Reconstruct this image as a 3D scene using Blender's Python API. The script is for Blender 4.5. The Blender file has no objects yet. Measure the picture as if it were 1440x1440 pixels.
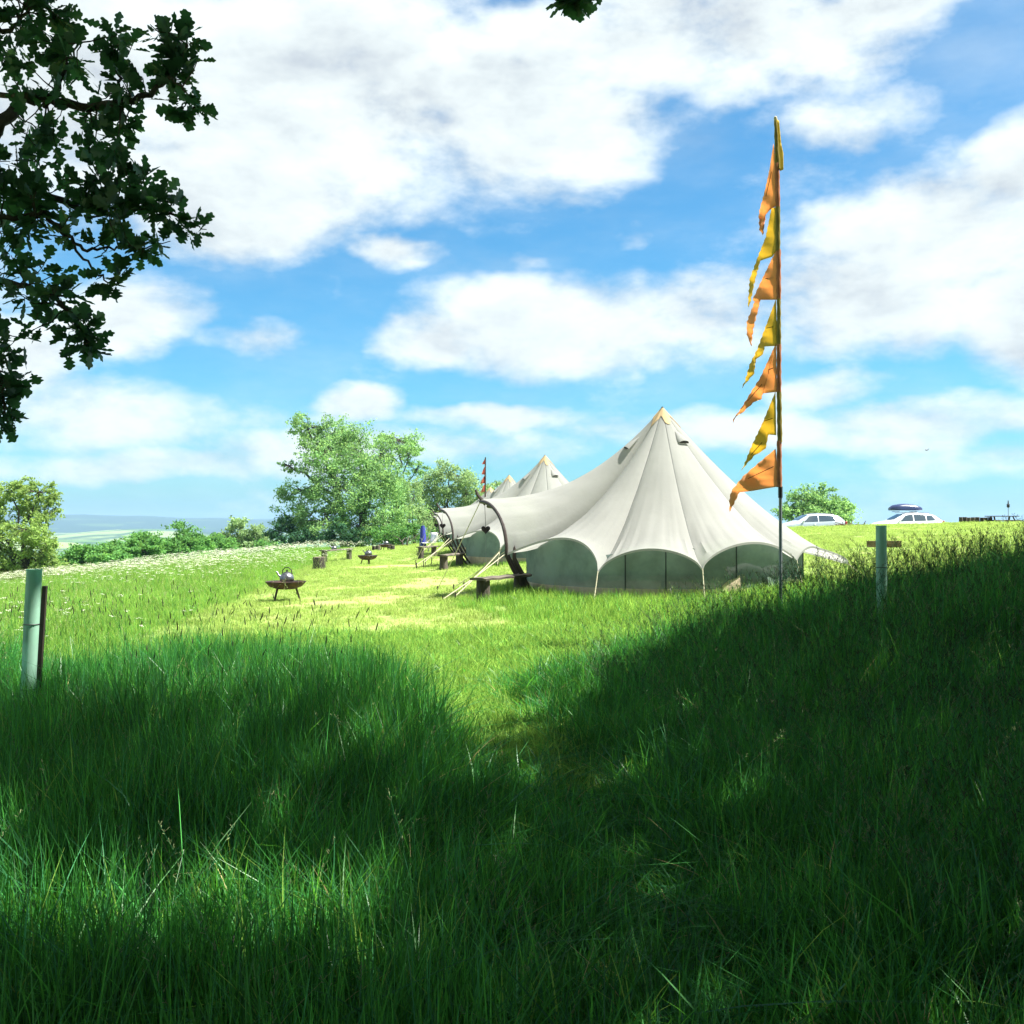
import bpy, bmesh, math, random
import numpy as np
from mathutils import Vector, Matrix, noise as mn

random.seed(7); rng = np.random.default_rng(7)
R = math.radians
S = bpy.context.scene
COL = S.collection

# ------------------------------------------------------------------ camera
F = 1476.0; HZ = 735.0; EYE = 1.6
cam = bpy.data.cameras.new('camera'); co = bpy.data.objects.new('camera', cam); COL.objects.link(co)
cam.sensor_width = 36; cam.lens = 36 * F / 1440; cam.clip_start = 0.05; cam.clip_end = 30000
co.location = (0, 0, EYE); co.rotation_euler = (R(90) + math.atan(15 / F), 0, 0)
S.camera = co
def P(px, py, d):
    return Vector(((px - 720) / F * d, d, EYE - (py - HZ) / F * d))

# ------------------------------------------------------------------ sun, sky, exposure
SUN_EL = 61.0; SUN_AHEAD = -3.0
sd = Vector((math.cos(R(SUN_EL)) * math.cos(R(SUN_AHEAD)), math.cos(R(SUN_EL)) * math.sin(R(SUN_AHEAD)), math.sin(R(SUN_EL))))
sun = bpy.data.lights.new('sun', 'SUN'); so = bpy.data.objects.new('sun', sun); COL.objects.link(so)
sun.energy = 5.0; sun.angle = R(0.53); sun.color = (1.0, 0.95, 0.86)
so.rotation_euler = sd.to_track_quat('Z', 'Y').to_euler()
so.location = (20, 10, 60)
S.view_settings.view_transform = 'Standard'; S.view_settings.look = 'None'
S.view_settings.exposure = 1.9; S.view_settings.gamma = 1
SKY = 0.050; CLOUD = 0.275

class NT:
    def __init__(s, t): s.t = t; s.t.nodes.clear()
    def n(s, typ, **k):
        x = s.t.nodes.new(typ)
        for a, v in k.items(): setattr(x, a, v)
        return x
    def put(s, sock, v):
        if isinstance(v, bpy.types.NodeSocket): s.t.links.new(v, sock)
        elif v is not None:
            if hasattr(sock.default_value, '__len__') and len(sock.default_value) == 4 and len(v) == 3: v = (*v, 1)
            sock.default_value = v
    def m(s, op, a, b=None, c=None, clamp=False):
        x = s.n('ShaderNodeMath', operation=op, use_clamp=clamp)
        s.put(x.inputs[0], a); s.put(x.inputs[1], b)
        if c is not None: s.put(x.inputs[2], c)
        return x.outputs[0]
    def v(s, op, a, b=None, c=None):
        x = s.n('ShaderNodeVectorMath', operation=op)
        s.put(x.inputs[0], a); s.put(x.inputs[1], b)
        if c is not None: s.put(x.inputs[2], c)
        return x.outputs['Value'] if op in ('DOT_PRODUCT', 'LENGTH') else x.outputs[0]
    def noise(s, vec, scale, detail=4, rough=.55, dist=0, col=False):
        x = s.n('ShaderNodeTexNoise'); s.put(x.inputs['Vector'], vec)
        x.inputs['Scale'].default_value = scale; x.inputs['Detail'].default_value = detail
        x.inputs['Roughness'].default_value = rough; x.inputs['Distortion'].default_value = dist
        return x.outputs['Color' if col else 'Fac']
    def mix(s, f, a, b, mode='MIX'):
        x = s.n('ShaderNodeMix', data_type='RGBA', blend_type=mode)
        s.put(x.inputs[0], f); s.put(x.inputs[6], a); s.put(x.inputs[7], b)
        return x.outputs[2]
    def ss(s, v, a, b, lo=0., hi=1.):
        x = s.n('ShaderNodeMapRange', interpolation_type='SMOOTHSTEP')
        s.put(x.inputs[0], v)
        for i, q in enumerate((a, b, lo, hi)): x.inputs[i + 1].default_value = q
        return x.outputs[0]

W = bpy.data.worlds.new('World'); S.world = W; W.use_nodes = True
t = NT(W.node_tree)
sky = t.n('ShaderNodeTexSky', sky_type='NISHITA'); sky.sun_disc = False
sky.sun_elevation = R(SUN_EL); sky.sun_rotation = math.atan2(sd.x, sd.y)
sky.air_density = 1.0; sky.dust_density = .7; sky.ozone_density = 1.2
tc = t.n('ShaderNodeTexCoord').outputs['Generated']
dirv = t.v('NORMALIZE', tc)
sx = t.n('ShaderNodeSeparateXYZ'); t.put(sx.inputs[0], dirv)
az = t.m('ARCTAN2', sx.outputs[0], sx.outputs[1]); el = t.m('ARCSINE', sx.outputs[2])
cb = t.n('ShaderNodeCombineXYZ'); t.put(cb.inputs[0], az); t.put(cb.inputs[1], el)
p0 = cb.outputs[0]
# cloud banks, given by bearing and height above the horizon (degrees worked out from the view), broken up by noise
def cloud_noise(vec):
    st = t.v('MULTIPLY', vec, (1.0, 1.9, 1))
    return t.noise(st, 4.6, 10, .60, .1)
warp = t.v('MULTIPLY', t.v('SUBTRACT', t.noise(t.v('MULTIPLY', p0, (1, 1.6, 1)), 7, 4, .6, 0, True), (.5, .5, .5)), (.10, .055, 0))
pw = t.v('ADD', p0, warp)
BL = [(430, 120, 420, 230, 1), (330, 270, 240, 110, 1), (560, 345, 80, 40, .9), (740, 160, 280, 150, 1), (950, 50, 420, 110, 1), (1230, 5, 170, 50, .9),
      (60, 120, 260, 260, .9), (1340, 330, 250, 130, 1), (1440, 240, 130, 95, 1), (1190, 430, 220, 95, 1), (1500, 430, 220, 130, 1),
      (800, 455, 290, 90, 1), (1010, 450, 200, 95, .95), (600, 480, 110, 50, .9), (180, 445, 140, 80, .95), (360, 475, 95, 42, .8), (40, 500, 120, 70, .8),
      (110, 580, 240, 50, .66), (500, 572, 85, 36, .85), (690, 592, 170, 30, .75), (560, 630, 330, 34, .62), (1160, 545, 130, 36, .8), (1270, 598, 300, 46, .85),
      (1000, 610, 240, 36, .62), (1380, 640, 200, 30, .6), (740, 365, 70, 24, .42), (885, 322, 40, 24, .36), (1165, 170, 70, 36, .34), (250, 650, 300, 28, .5)]
fld = None
for (bx, by, rx, ry, w) in BL:
    a0 = math.atan((bx - 720) / F); e0 = math.atan((HZ - by) / F * math.cos(a0))
    ax = rx / F * math.cos(a0) ** 2; ay = ry / F * math.cos(e0) ** 2
    q = t.v('MULTIPLY_ADD', pw, (1 / ax, 1 / ay, 0), (-a0 / ax, -e0 / ay, 0))
    d = t.v('DOT_PRODUCT', q, q)
    b = t.m('MULTIPLY_ADD', d, -w, w)
    fld = b if fld is None else t.m('SMOOTH_MAX', fld, b, .12)
# elsewhere round the horizon: scattered cumulus of the same kind
back = t.m('MULTIPLY', t.ss(t.m('ABSOLUTE', az), .62, .9), t.ss(t.noise(t.v('MULTIPLY', p0, (1, 1.8, 1)), 1.7, 2), .42, .6))
high = t.m('MULTIPLY', t.ss(el, .6, .8), t.ss(t.noise(dirv, 2.2, 2), .45, .6))
fld = t.m('MAXIMUM', fld, t.m('MAXIMUM', t.m('MULTIPLY', back, .9), t.m('MULTIPLY', high, .8)))
fld = t.m('MAXIMUM', fld, -.3)
n1 = cloud_noise(p0); n2 = cloud_noise(t.v('ADD', p0, (.018, .030, 0)))
dens = t.m('ADD', t.m('MULTIPLY', fld, .80), t.m('MULTIPLY', t.m('SUBTRACT', n1, .5), 2.3))
alpha = t.ss(dens, -.06, .66)
veil = t.m('MULTIPLY', t.ss(t.noise(t.v('MULTIPLY', p0, (1, 2.6, 1)), 3.1, 6, .6), .38, .74), .28)
alpha = t.m('MAXIMUM', alpha, veil)
shade = t.m('MULTIPLY', t.m('SUBTRACT', n1, n2), 5.0)
thick = t.ss(dens, .45, 1.25)
lit = t.m('ADD', t.m('MULTIPLY_ADD', thick, -.20, 1.04), t.m('MULTIPLY', shade, .30))
lit = t.m('MINIMUM', t.m('MAXIMUM', lit, .62), 1.12)
ccol = t.mix(t.ss(lit, .6, 1.0), (.74, .84, .98, 1), (.90, .985, 1.0, 1))
ccol = t.v('SCALE', ccol); 
sc = ccol.node; sc.inputs['Scale'].default_value = CLOUD
ccol2 = t.n('ShaderNodeVectorMath', operation='SCALE'); t.put(ccol2.inputs[0], ccol); t.put(ccol2.inputs['Scale'], lit)
skyc = t.n('ShaderNodeVectorMath', operation='MULTIPLY'); t.put(skyc.inputs[0], sky.outputs[0])
skyc.inputs[1].default_value = (SKY * .32, SKY * .78, SKY * .97)
out = t.mix(alpha, skyc.outputs[0], ccol2.outputs[0])
bg = t.n('ShaderNodeBackground'); t.put(bg.inputs[0], out); bg.inputs[1].default_value = 1.0
wo = t.n('ShaderNodeOutputWorld'); t.put(wo.inputs[0], bg.outputs[0])
W.cycles.sampling_method = 'MANUAL'; W.cycles.sample_map_resolution = 512
S.cycles.max_bounces = 6; S.cycles.diffuse_bounces = 2; S.cycles.transmission_bounces = 4; S.cycles.transparent_max_bounces = 8
S.cycles.volume_bounces = 0

# ------------------------------------------------------------------ materials
def new_mat(name):
    m = bpy.data.materials.new(name); m.use_nodes = True
    return m, NT(m.node_tree)
def mat(name, col, rough=.7, var=.15, scale=6, bump=0., bscale=None, metal=0., stretch=(1, 1, 1), col2=None, spec=.4):
    m, t = new_mat(name)
    oc = t.n('ShaderNodeTexCoord').outputs['Object']
    v = t.v('MULTIPLY', oc, stretch)
    n = t.noise(v, scale, 5, .6)
    b = t.n('ShaderNodeBsdfPrincipled')
    c2 = col2 or tuple(c * (1 - var * 1.6) for c in col)
    t.put(b.inputs['Base Color'], t.mix(t.ss(n, .3, .7), col, c2))
    b.inputs['Roughness'].default_value = rough; b.inputs['Metallic'].default_value = metal
    b.inputs['Specular IOR Level'].default_value = spec
    if bump:
        bp = t.n('ShaderNodeBump'); bp.inputs['Strength'].default_value = 1; bp.inputs['Distance'].default_value = bump
        t.put(bp.inputs['Height'], t.noise(v, bscale or scale * 3, 4, .6)); t.put(b.inputs['Normal'], bp.outputs[0])
    o = t.n('ShaderNodeOutputMaterial'); t.put(o.inputs[0], b.outputs[0])
    return m
def thin_mat(name, col, trans, tcol=None, rough=.8, var=.1, scale=3, hole=0., island=0., bump=0., bscale=30, gloss=.0, inst=0.):
    """thin cloth or leaf: light scatters back and passes through"""
    m, t = new_mat(name)
    oc = t.n('ShaderNodeTexCoord').outputs['Object']
    n = t.ss(t.noise(oc, scale, 4, .6), .3, .7)
    c = t.mix(n, col, tuple(x * (1 - var) for x in col))
    tcl = t.mix(n, tcol or col, tuple(x * (1 - var) for x in (tcol or col)))
    if island or inst:
        if island: r = t.n('ShaderNodeNewGeometry').outputs['Random Per Island']
        f = None
        if island: f = t.m('MULTIPLY_ADD', r, island, 1 - island / 2)
        if inst:
            q = t.m('MULTIPLY_ADD', t.n('ShaderNodeObjectInfo').outputs['Random'], inst, 1 - inst / 2)
            f = q if f is None else t.m('MULTIPLY', f, q)
        for k in range(2):
            s = t.n('ShaderNodeVectorMath', operation='SCALE'); t.put(s.inputs[0], (c, tcl)[k]); t.put(s.inputs['Scale'], f)
            if k == 0: c = s.outputs[0]
            else: tcl = s.outputs[0]
    d = t.n('ShaderNodeBsdfDiffuse'); t.put(d.inputs[0], c)
    tr = t.n('ShaderNodeBsdfTranslucent'); t.put(tr.inputs[0], tcl)
    if bump:
        bp = t.n('ShaderNodeBump'); bp.inputs['Distance'].default_value = bump
        t.put(bp.inputs['Height'], t.noise(oc, bscale, 4, .6)); t.put(d.inputs['Normal'], bp.outputs[0])
    mx = t.n('ShaderNodeMixShader'); mx.inputs[0].default_value = trans
    t.put(mx.inputs[1], d.outputs[0]); t.put(mx.inputs[2], tr.outputs[0]); res = mx.outputs[0]
    if gloss:
        g = t.n('ShaderNodeBsdfGlossy'); g.inputs['Roughness'].default_value = rough; g.inputs[0].default_value = (.9, 1, .9, 1)
        m2 = t.n('ShaderNodeMixShader'); m2.inputs[0].default_value = gloss
        t.put(m2.inputs[1], res); t.put(m2.inputs[2], g.outputs[0]); res = m2.outputs[0]
    if hole:
        tp = t.n('ShaderNodeBsdfTransparent'); m3 = t.n('ShaderNodeMixShader'); m3.inputs[0].default_value = hole
        t.put(m3.inputs[1], res); t.put(m3.inputs[2], tp.outputs[0]); res = m3.outputs[0]
    o = t.n('ShaderNodeOutputMaterial'); t.put(o.inputs[0], res)
    return m

M = {}
M['canvas'] = thin_mat('canvas', (.36, .37, .355), .47, (.48, .49, .45), var=.10, scale=1.1, bump=.004, bscale=14)
M['canvas_seam'] = thin_mat('canvas_seam', (.17, .18, .17), .2)
M['canvas_tan'] = thin_mat('canvas_tan', (.50, .38, .22), .25, var=.15)
M['mesh'] = thin_mat('mesh_screen', (.20, .29, .26), .35, (.20, .29, .26), var=.5, scale=1.3, hole=.10, bump=.02, bscale=3)
M['mesh_frame'] = mat('screen_edging', (.03, .045, .045), .8)
M['sheet'] = mat('groundsheet', (.46, .38, .26), .7, .2, 5, .004)
M['floor'] = mat('tent_floor', (.45, .36, .22), .8, .2, 4)
M['rope'] = mat('rope', (.66, .60, .44), .9, .2, 40)
M['dwood'] = mat('dark_wood', (.035, .024, .020), .55, .3, 8, .004, stretch=(1, 1, .2))
M['bark'] = mat('bark', (.10, .085, .065), .95, .5, 5, .03, 16, stretch=(1, 1, .3))
M['fbark'] = mat('far_bark', (.07, .06, .045), .95, .4, 3)
M['oldwood'] = mat('weathered_wood', (.16, .135, .105), .9, .5, 9, .006, stretch=(.25, 1, 1))
M['cutwood'] = mat('cut_wood', (.38, .31, .22), .9, .3, 12, .004)
M['plank'] = mat('sign_plank', (.26, .20, .10), .85, .35, 7, .004, stretch=(.2, 1, 1))
M['rust'] = mat('rusty_steel', (.10, .05, .035), .75, .5, 9, .002, metal=.3, col2=(.022, .018, .018))
M['black'] = mat('black_iron', (.018, .018, .02), .55, .3, 9)
M['steel'] = mat('kettle_steel', (.30, .31, .33), .32, .45, 14, metal=.85)
M['heart'] = mat('heart_wicker', (.035, .02, .025), .85, .5, 30, .006, 60)
M['pole'] = mat('pole_metal', (.22, .25, .26), .45, .2, 8, metal=.4)
M['tube'] = thin_mat('guard_plastic', (.46, .76, .60), .5, (.48, .82, .64), var=.18, scale=5, gloss=.05, rough=.35)
M['orange'] = thin_mat('orange_flag', (.88, .50, .27), .62, (.97, .58, .28), var=.12, scale=2)
M['yellow'] = thin_mat('yellow_flag', (.70, .56, .16), .62, (.86, .66, .16), var=.14, scale=2)
M['orange_sleeve'] = thin_mat('orange_sleeve', (.50, .22, .12), .3, var=.2, scale=3)
M['yellow_sleeve'] = thin_mat('ochre_sleeve', (.30, .25, .08), .3, var=.2, scale=3)
M['red'] = thin_mat('red_flag', (.70, .22, .15), .5, (.75, .22, .16))
M['stitch'] = mat('flag_stitch', (.28, .09, .03), .9)
M['stitch_y'] = mat('flag_stitch_ochre', (.22, .13, .02), .9)
M['blue'] = mat('blue_cloth', (.035, .05, .32), .85, .25, 12, .01)
M['white'] = mat('white_fabric', (.72, .73, .75), .85, .08, 6, .01)
M['carw'] = mat('white_car_paint', (.68, .71, .75), .22, .03, 2, spec=.6)
M['cars'] = mat('silver_car_paint', (.46, .51, .58), .25, .04, 2, metal=.35)
M['carn'] = mat('navy_car_paint', (.02, .03, .09), .25, .04, 2, spec=.6)
M['glass'] = mat('car_glass', (.05, .07, .09), .08, .1, 2, spec=.9)
M['tyre'] = mat('tyre', (.015, .015, .016), .9)
M['rim'] = mat('wheel_rim', (.4, .41, .42), .35, metal=.8)
M['lamp_r'] = mat('tail_lamp', (.35, .02, .02), .3)
M['lamp_w'] = mat('head_lamp', (.6, .62, .65), .15)
def leafm(name, c, tc=None, tr=.35, isl=.7, **k):
    return thin_mat(name, c, tr, tc or (c[0] * 1.25, c[1] * 1.2, c[2] * .7), island=isl, var=.35, scale=k.pop('scale', .5), **k)
M['oakleaf'] = leafm('oak_leaves', (.035, .09, .05), (.07, .22, .05), .4, .6, scale=.9, gloss=.05, rough=.4)
M['shadeleaf'] = leafm('crown_leaves', (.030, .075, .02), (.03, .08, .01), .15)
M['leafA'] = leafm('ash_leaves', (.23, .42, .18), (.34, .56, .16), .5)
M['leafB'] = leafm('pale_leaves', (.30, .45, .22), (.38, .54, .2), .5)
M['leafC'] = leafm('hawthorn_leaves', (.14, .33, .10), (.22, .45, .09), .45)
M['leafD'] = leafm('willow_leaves', (.28, .42, .13), (.36, .52, .12), .5)
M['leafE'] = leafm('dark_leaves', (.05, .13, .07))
G1 = (.075, .20, .020)
M['grass_tall_shade'] = thin_mat('shaded_tall_grass_blades', (.05, .235, .05), .45, (.13, .45, .04), island=.9, inst=.9, var=.45, scale=.9, gloss=.02, rough=.38)  # tree shade is put into this colour: darker, less yellow than the sunny blades
M['grass_tall_shade2'] = thin_mat('cool_grass_blades', (.05, .20, .085), .4, (.09, .36, .075), island=.8, inst=.5, var=.3, gloss=.02, rough=.35)
M['grass_sun'] = thin_mat('sunny_grass_blades', (.24, .42, .085), .45, (.38, .58, .09), island=.6, inst=.5, var=.25, scale=1)  # sunlight is put into this colour: brighter and yellower than the tall blades
M['grass_mown'] = thin_mat('mown_grass_blades', (.40, .53, .15), .4, (.50, .62, .16), island=.6, inst=.45, var=.3, scale=.8)
M['grass_dry'] = thin_mat('dry_stems', (.42, .36, .17), .3, (.45, .38, .16), island=.5)
M['seed'] = thin_mat('seed_heads', (.06, .075, .04), .15, island=.6)
M['seed_pale'] = thin_mat('pale_seed_heads', (.22, .27, .13), .3, island=.6)
M['straw_seed'] = thin_mat('straw_seed_heads', (.50, .52, .28), .35, island=.5)
M['petal'] = thin_mat('white_petals', (.80, .80, .68), .35, var=.05)
M['log'] = mat('brushwood', (.16, .09, .05), .95, .5, 20)

# ------------------------------------------------------------------ object helpers
def tag(o, label=None, cat=None, group=None, kind=None):
    if label: o['label'] = label
    if cat: o['category'] = cat
    if group: o['group'] = group
    if kind: o['kind'] = kind
    return o
def empty(name, loc=(0, 0, 0), rz=0, label=None, cat=None, group=None):
    o = bpy.data.objects.new(name, None); COL.objects.link(o)
    o.location = loc; o.rotation_euler = (0, 0, rz); o.empty_display_size = .2
    return tag(o, label, cat, group)
def link(name, me, mats, parent=None, smooth=True):
    for m in (mats if isinstance(mats, (list, tuple)) else [mats]): me.materials.append(m)
    if smooth:
        me.polygons.foreach_set('use_smooth', [True] * len(me.polygons))
    o = bpy.data.objects.new(name, me); COL.objects.link(o)
    if parent: o.parent = parent
    return o
def copy_tree(o, parent=None):
    c = o.copy(); COL.objects.link(c); c.parent = parent
    for ch in [x for x in bpy.data.objects if x.parent == o]: copy_tree(ch, c)
    return c
def fast_mesh(name, V, faces_n, idx, matidx=None):
    """V (n,3); every face has faces_n corners, idx flat"""
    me = bpy.data.meshes.new(name); V = np.asarray(V, dtype=np.float32); idx = np.asarray(idx, dtype=np.int32).ravel()
    nf = len(idx) // faces_n
    me.vertices.add(len(V)); me.vertices.foreach_set('co', V.ravel())
    me.loops.add(len(idx)); me.loops.foreach_set('vertex_index', idx)
    me.polygons.add(nf); me.polygons.foreach_set('loop_start', np.arange(nf, dtype=np.int32) * faces_n)
    if matidx is not None: me.polygons.foreach_set('material_index', np.asarray(matidx, dtype=np.int32))
    me.update(calc_edges=True); return me
class MB:
    def __init__(s): s.v = []; s.f = []; s.mi = []
    def add(s, vs, fs, mi=0):
        o = len(s.v); s.v += [tuple(v) for v in vs]; s.f += [tuple(i + o for i in f) for f in fs]; s.mi += [mi] * len(fs); return s
    def grid(s, rows, mi=0, close=False):
        n = len(rows[0]); vs = [p for r in rows for p in r]; fs = []
        for i in range(len(rows) - 1):
            for j in range(n if close else n - 1):
                k = (j + 1) % n
                fs.append((i * n + j, i * n + k, (i + 1) * n + k, (i + 1) * n + j))
        return s.add(vs, fs, mi)
    def tube(s, pts, rad, n=8, mi=0, cap=True):
        pts = [Vector(p) for p in pts]; rows = []
        rads = rad if isinstance(rad, (list, tuple)) else [rad] * len(pts)
        ref = Vector((0, 0, 1))
        for i, p in enumerate(pts):
            d = (pts[min(i + 1, len(pts) - 1)] - pts[max(i - 1, 0)]).normalized()
            if abs(d.dot(ref)) > .95: ref = Vector((1, .2, 0)).normalized()
            a = d.cross(ref).normalized(); b = a.cross(d).normalized(); ref = b
            rows.append([p + (a * math.cos(2 * math.pi * k / n) + b * math.sin(2 * math.pi * k / n)) * rads[i] for k in range(n)])
        o = len(s.v); s.grid(rows, mi, True)
        if cap:
            s.f.append(tuple(o + k for k in range(n))[::-1]); s.f.append(tuple(o + (len(rows) - 1) * n + k for k in range(n))); s.mi += [mi, mi]
        return s
    def box(s, c, size, rot=None, mi=0, bev=0):
        c = Vector(c); h = Vector(size) / 2; rot = rot or Matrix.Identity(3)
        vs = [c + rot @ Vector((x * h.x, y * h.y, z * h.z)) for z in (-1, 1) for (x, y) in ((-1, -1), (1, -1), (1, 1), (-1, 1))]
        return s.add(vs, [(3, 2, 1, 0), (4, 5, 6, 7), (0, 1, 5, 4), (1, 2, 6, 5), (2, 3, 7, 6), (3, 0, 4, 7)], mi)
    def lathe(s, prof, c=(0, 0, 0), n=24, mi=0):
        c = Vector(c)
        return s.grid([[c + Vector((r * math.cos(2 * math.pi * k / n), r * math.sin(2 * math.pi * k / n), z)) for k in range(n)] for r, z in prof], mi, True)
    def build(s, name, mats, parent=None, smooth=True, bevel=0, solid=0):
        me = bpy.data.meshes.new(name); me.from_pydata(s.v, [], s.f)
        me.polygons.foreach_set('material_index', s.mi); me.update()
        o = link(name, me, mats, parent, smooth)
        if solid: q = o.modifiers.new('s', 'SOLIDIFY'); q.thickness = solid; q.offset = 0
        if bevel:
            q = o.modifiers.new('b', 'BEVEL'); q.width = bevel; q.segments = 2; q.limit_method = 'ANGLE'
        if smooth:
            try: me.set_sharp_from_angle(angle=R(42))
            except Exception: pass
        return o
def at(px, py, d): return P(px, py, d)

# ------------------------------------------------------------------ terrain
CP = [(0, 0, 0), (-4, 0, 0), (4, 0, .1), (0, 4, 0), (-4, 5, 0), (4, 5, .15), (8, 3, .3), (-8, 4, -.1), (-2.8, 6, .10), (3.1, 8.9, .40), (4.4, 9, .62), (7, 9, .78), (10, 8, .85),
      (2.8, 11, .34), (5, 12, .62), (8, 13, .80), (-.4, 7.5, .05), (-.8, 10, .10), (-1.3, 14, .24), (-4, 10, .06), (-8, 10, -.05), (0, 14.5, .32), (2.6, 15, .38),
      (2.6, 18.4, .42), (0, 18.4, .38), (5.4, 18.4, .50), (1, 31.8, .44), (-.1, 44.5, .42), (-1.2, 58, .38), (-4.3, 20, .11), (-8, 20, 0), (-5.5, 40, .06), (-6.8, 36, .06), (-7.8, 45, .16),
      (-7, 58, .06), (-17, 35, -.62), (-15.8, 45, -.40), (-13, 60, -.12), (-5.4, 66, .22), (-24, 38, -1.5), (-24, 50, -2.1), (-22, 62, -2.6), (-17, 78, -3.0), (-6, 84, -2), (-14, 26, -.3), (-18, 24, -.8),
      (7, 17, .72), (6.5, 24, .86), (7.5, 32, 1.0), (9, 41, 1.2), (12, 18, .93), (14, 27, 1.10), (18, 36, 1.42), (14.2, 48, 1.36), (22, 45, 1.62), (19, 48, 1.46), (32, 46, 1.75), (24, 25, 1.25),
      (9, 50, 1.1), (9, 62, .6), (14, 64, .66), (19, 65, .69), (25, 65, .72), (34, 62, 1.2), (32, 80, .2), (18, 85, .0), (4, 80, -.6), (0, 70, .1),
      (0, -10, 0), (-12, -8, -.3), (12, -8, .5), (16, 2, .8), (-16, 6, -.5), (-28, 15, -2), (40, 20, 1.6), (44, 50, 1.8), (-30, -20, -2), (30, -20, 1.5)]
cp = np.array(CP, float)
def kern(a, b): return np.sqrt(((a[:, None, :] - b[None, :, :]) ** 2).sum(-1) + 3.0 ** 2)
_A = kern(cp[:, :2], cp[:, :2]) + np.eye(len(cp)) * -.02
_n = len(cp); _K = np.zeros((_n + 3, _n + 3)); _K[:_n, :_n] = _A; _K[:_n, _n] = 1; _K[:_n, _n + 1:] = cp[:, :2]; _K[_n, :_n] = 1; _K[_n + 1:, :_n] = cp[:, :2].T
_w = np.linalg.solve(_K, np.r_[cp[:, 2], 0, 0, 0])
def sstep(x, a, b):
    q = np.clip((x - a) / (b - a), 0, 1); return q * q * (3 - 2 * q)
def H(x, y):
    x = np.atleast_1d(np.asarray(x, float)); y = np.atleast_1d(np.asarray(y, float)); r = np.hypot(x, y)
    sc = np.minimum(1, 95 / np.maximum(r, 1e-6)); q = np.stack([x * sc, y * sc], -1)
    z = np.empty(len(x))
    for i in range(0, len(x), 20000):
        k = kern(q[i:i + 20000], cp[:, :2]); z[i:i + 20000] = k @ _w[:_n] + _w[_n] + q[i:i + 20000] @ _w[_n + 1:]
    z = np.clip(z, -6, 2.2)
    azm = np.degrees(np.arctan2(x, y))
    far = -4 - 36 * sstep(r, 80, 600)
    far += 4.0 * np.sin(x * .006 + 1) * np.sin(y * .005) * sstep(r, 300, 900)
    hh = np.interp(azm, [-180, -60, -30, -22, -13, -5, 5, 40, 180], [40, 60, 44, 38, 18, 4, -20, -30, 40])
    far += (hh + 40) * sstep(r, 3900, 5600) + 3 * np.sin(azm * 1.9) * sstep(r, 4500, 5600)
    far += 21 * np.exp(-((azm + 19.5) / 4.5) ** 2 - ((r - 3000) / 420) ** 2) + 12 * np.exp(-((azm + 25) / 6) ** 2 - ((r - 2100) / 300) ** 2)
    k = sstep(r, 72, 150)
    z = z * (1 - k) + far * k
    z += (.025 * np.sin(x * 1.3 + y * .4) * np.sin(y * 1.1 - x * .3) + .012 * np.sin(x * 3.1) * np.sin(y * 2.7 + 1)) * (1 - sstep(r, 60, 120))
    return z
def h1(x, y): return float(H(x, y)[0])
def pathx(y): return np.interp(y, [0, 3, 5, 6.7, 8, 9.8, 12.7, 17, 24], [.6, .5, .3, 0, -.3, -.66, -1.3, -1.7, -2.6])
NP1 = rng.random((64, 64))
def vnoise(x, y, s, o=0):
    u = x * s + 31.7 + o; v = y * s + 17.3 + o * 1.7; i = np.floor(u).astype(int); j = np.floor(v).astype(int); fu = u - i; fv = v - j
    fu = fu * fu * (3 - 2 * fu); fv = fv * fv * (3 - 2 * fv); g = lambda a, b: NP1[a % 64, b % 64]
    return (g(i, j) * (1 - fu) + g(i + 1, j) * fu) * (1 - fv) + (g(i, j + 1) * (1 - fu) + g(i + 1, j + 1) * fu) * fv
def worn(x, y):
    """bare, trodden ground: 0..1"""
    w = np.zeros_like(x)
    for (a, b, ra, rb, k) in ((-2.5, 18.5, 2.2, 1.6, 1), (-1.8, 23.5, 1.2, 3, .9), (-1.9, 29, 1.4, 3.0, .85), (-3.6, 34, 2.0, 2.4, .9), (-2.2, 40, 1.3, 5, .9), (-5.2, 37.5, 1.4, 1.2, .7), (-4, 20.8, 1.3, .9, .6), (-1.5, 14.2, .5, 2.2, .55),
                              (-2.6, 52, 1.6, 5, .8), (1.0, 25, 1.2, 2, .6), (-.75, 10.6, .35, 1.8, .5), (9.3, 24, 2.5, 1.0, .5), (13, 31, 3, 1.2, .4), (-8, 26, 1.6, .8, .4)):
        w = np.maximum(w, .82 * k * np.exp(-((x - a) / ra) ** 2 - ((y - b) / rb) ** 2))
    n = vnoise(x, y, .9) * .6 + vnoise(x, y, 2.7, 5) * .4
    return np.clip(sstep(w + (n - .5) * .9, .25, .75), 0, 1)
k = 8.2; N = 460
u = np.linspace(-1, 1, N); g = 7600 * np.sinh(k * u) / math.sinh(k)
X, Y = np.meshgrid(g, g + 14); X = X.ravel(); Y = Y.ravel(); Z = H(X, Y)
ii = np.arange(N * N).reshape(N, N); idx = np.stack([ii[:-1, :-1], ii[:-1, 1:], ii[1:, 1:], ii[1:, :-1]], -1).reshape(-1)
me = fast_mesh('ground', np.stack([X, Y, Z], 1), 4, idx)
a = me.attributes.new('worn', 'FLOAT', 'POINT'); a.data.foreach_set('value', worn(X, Y).astype(np.float32))
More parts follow.
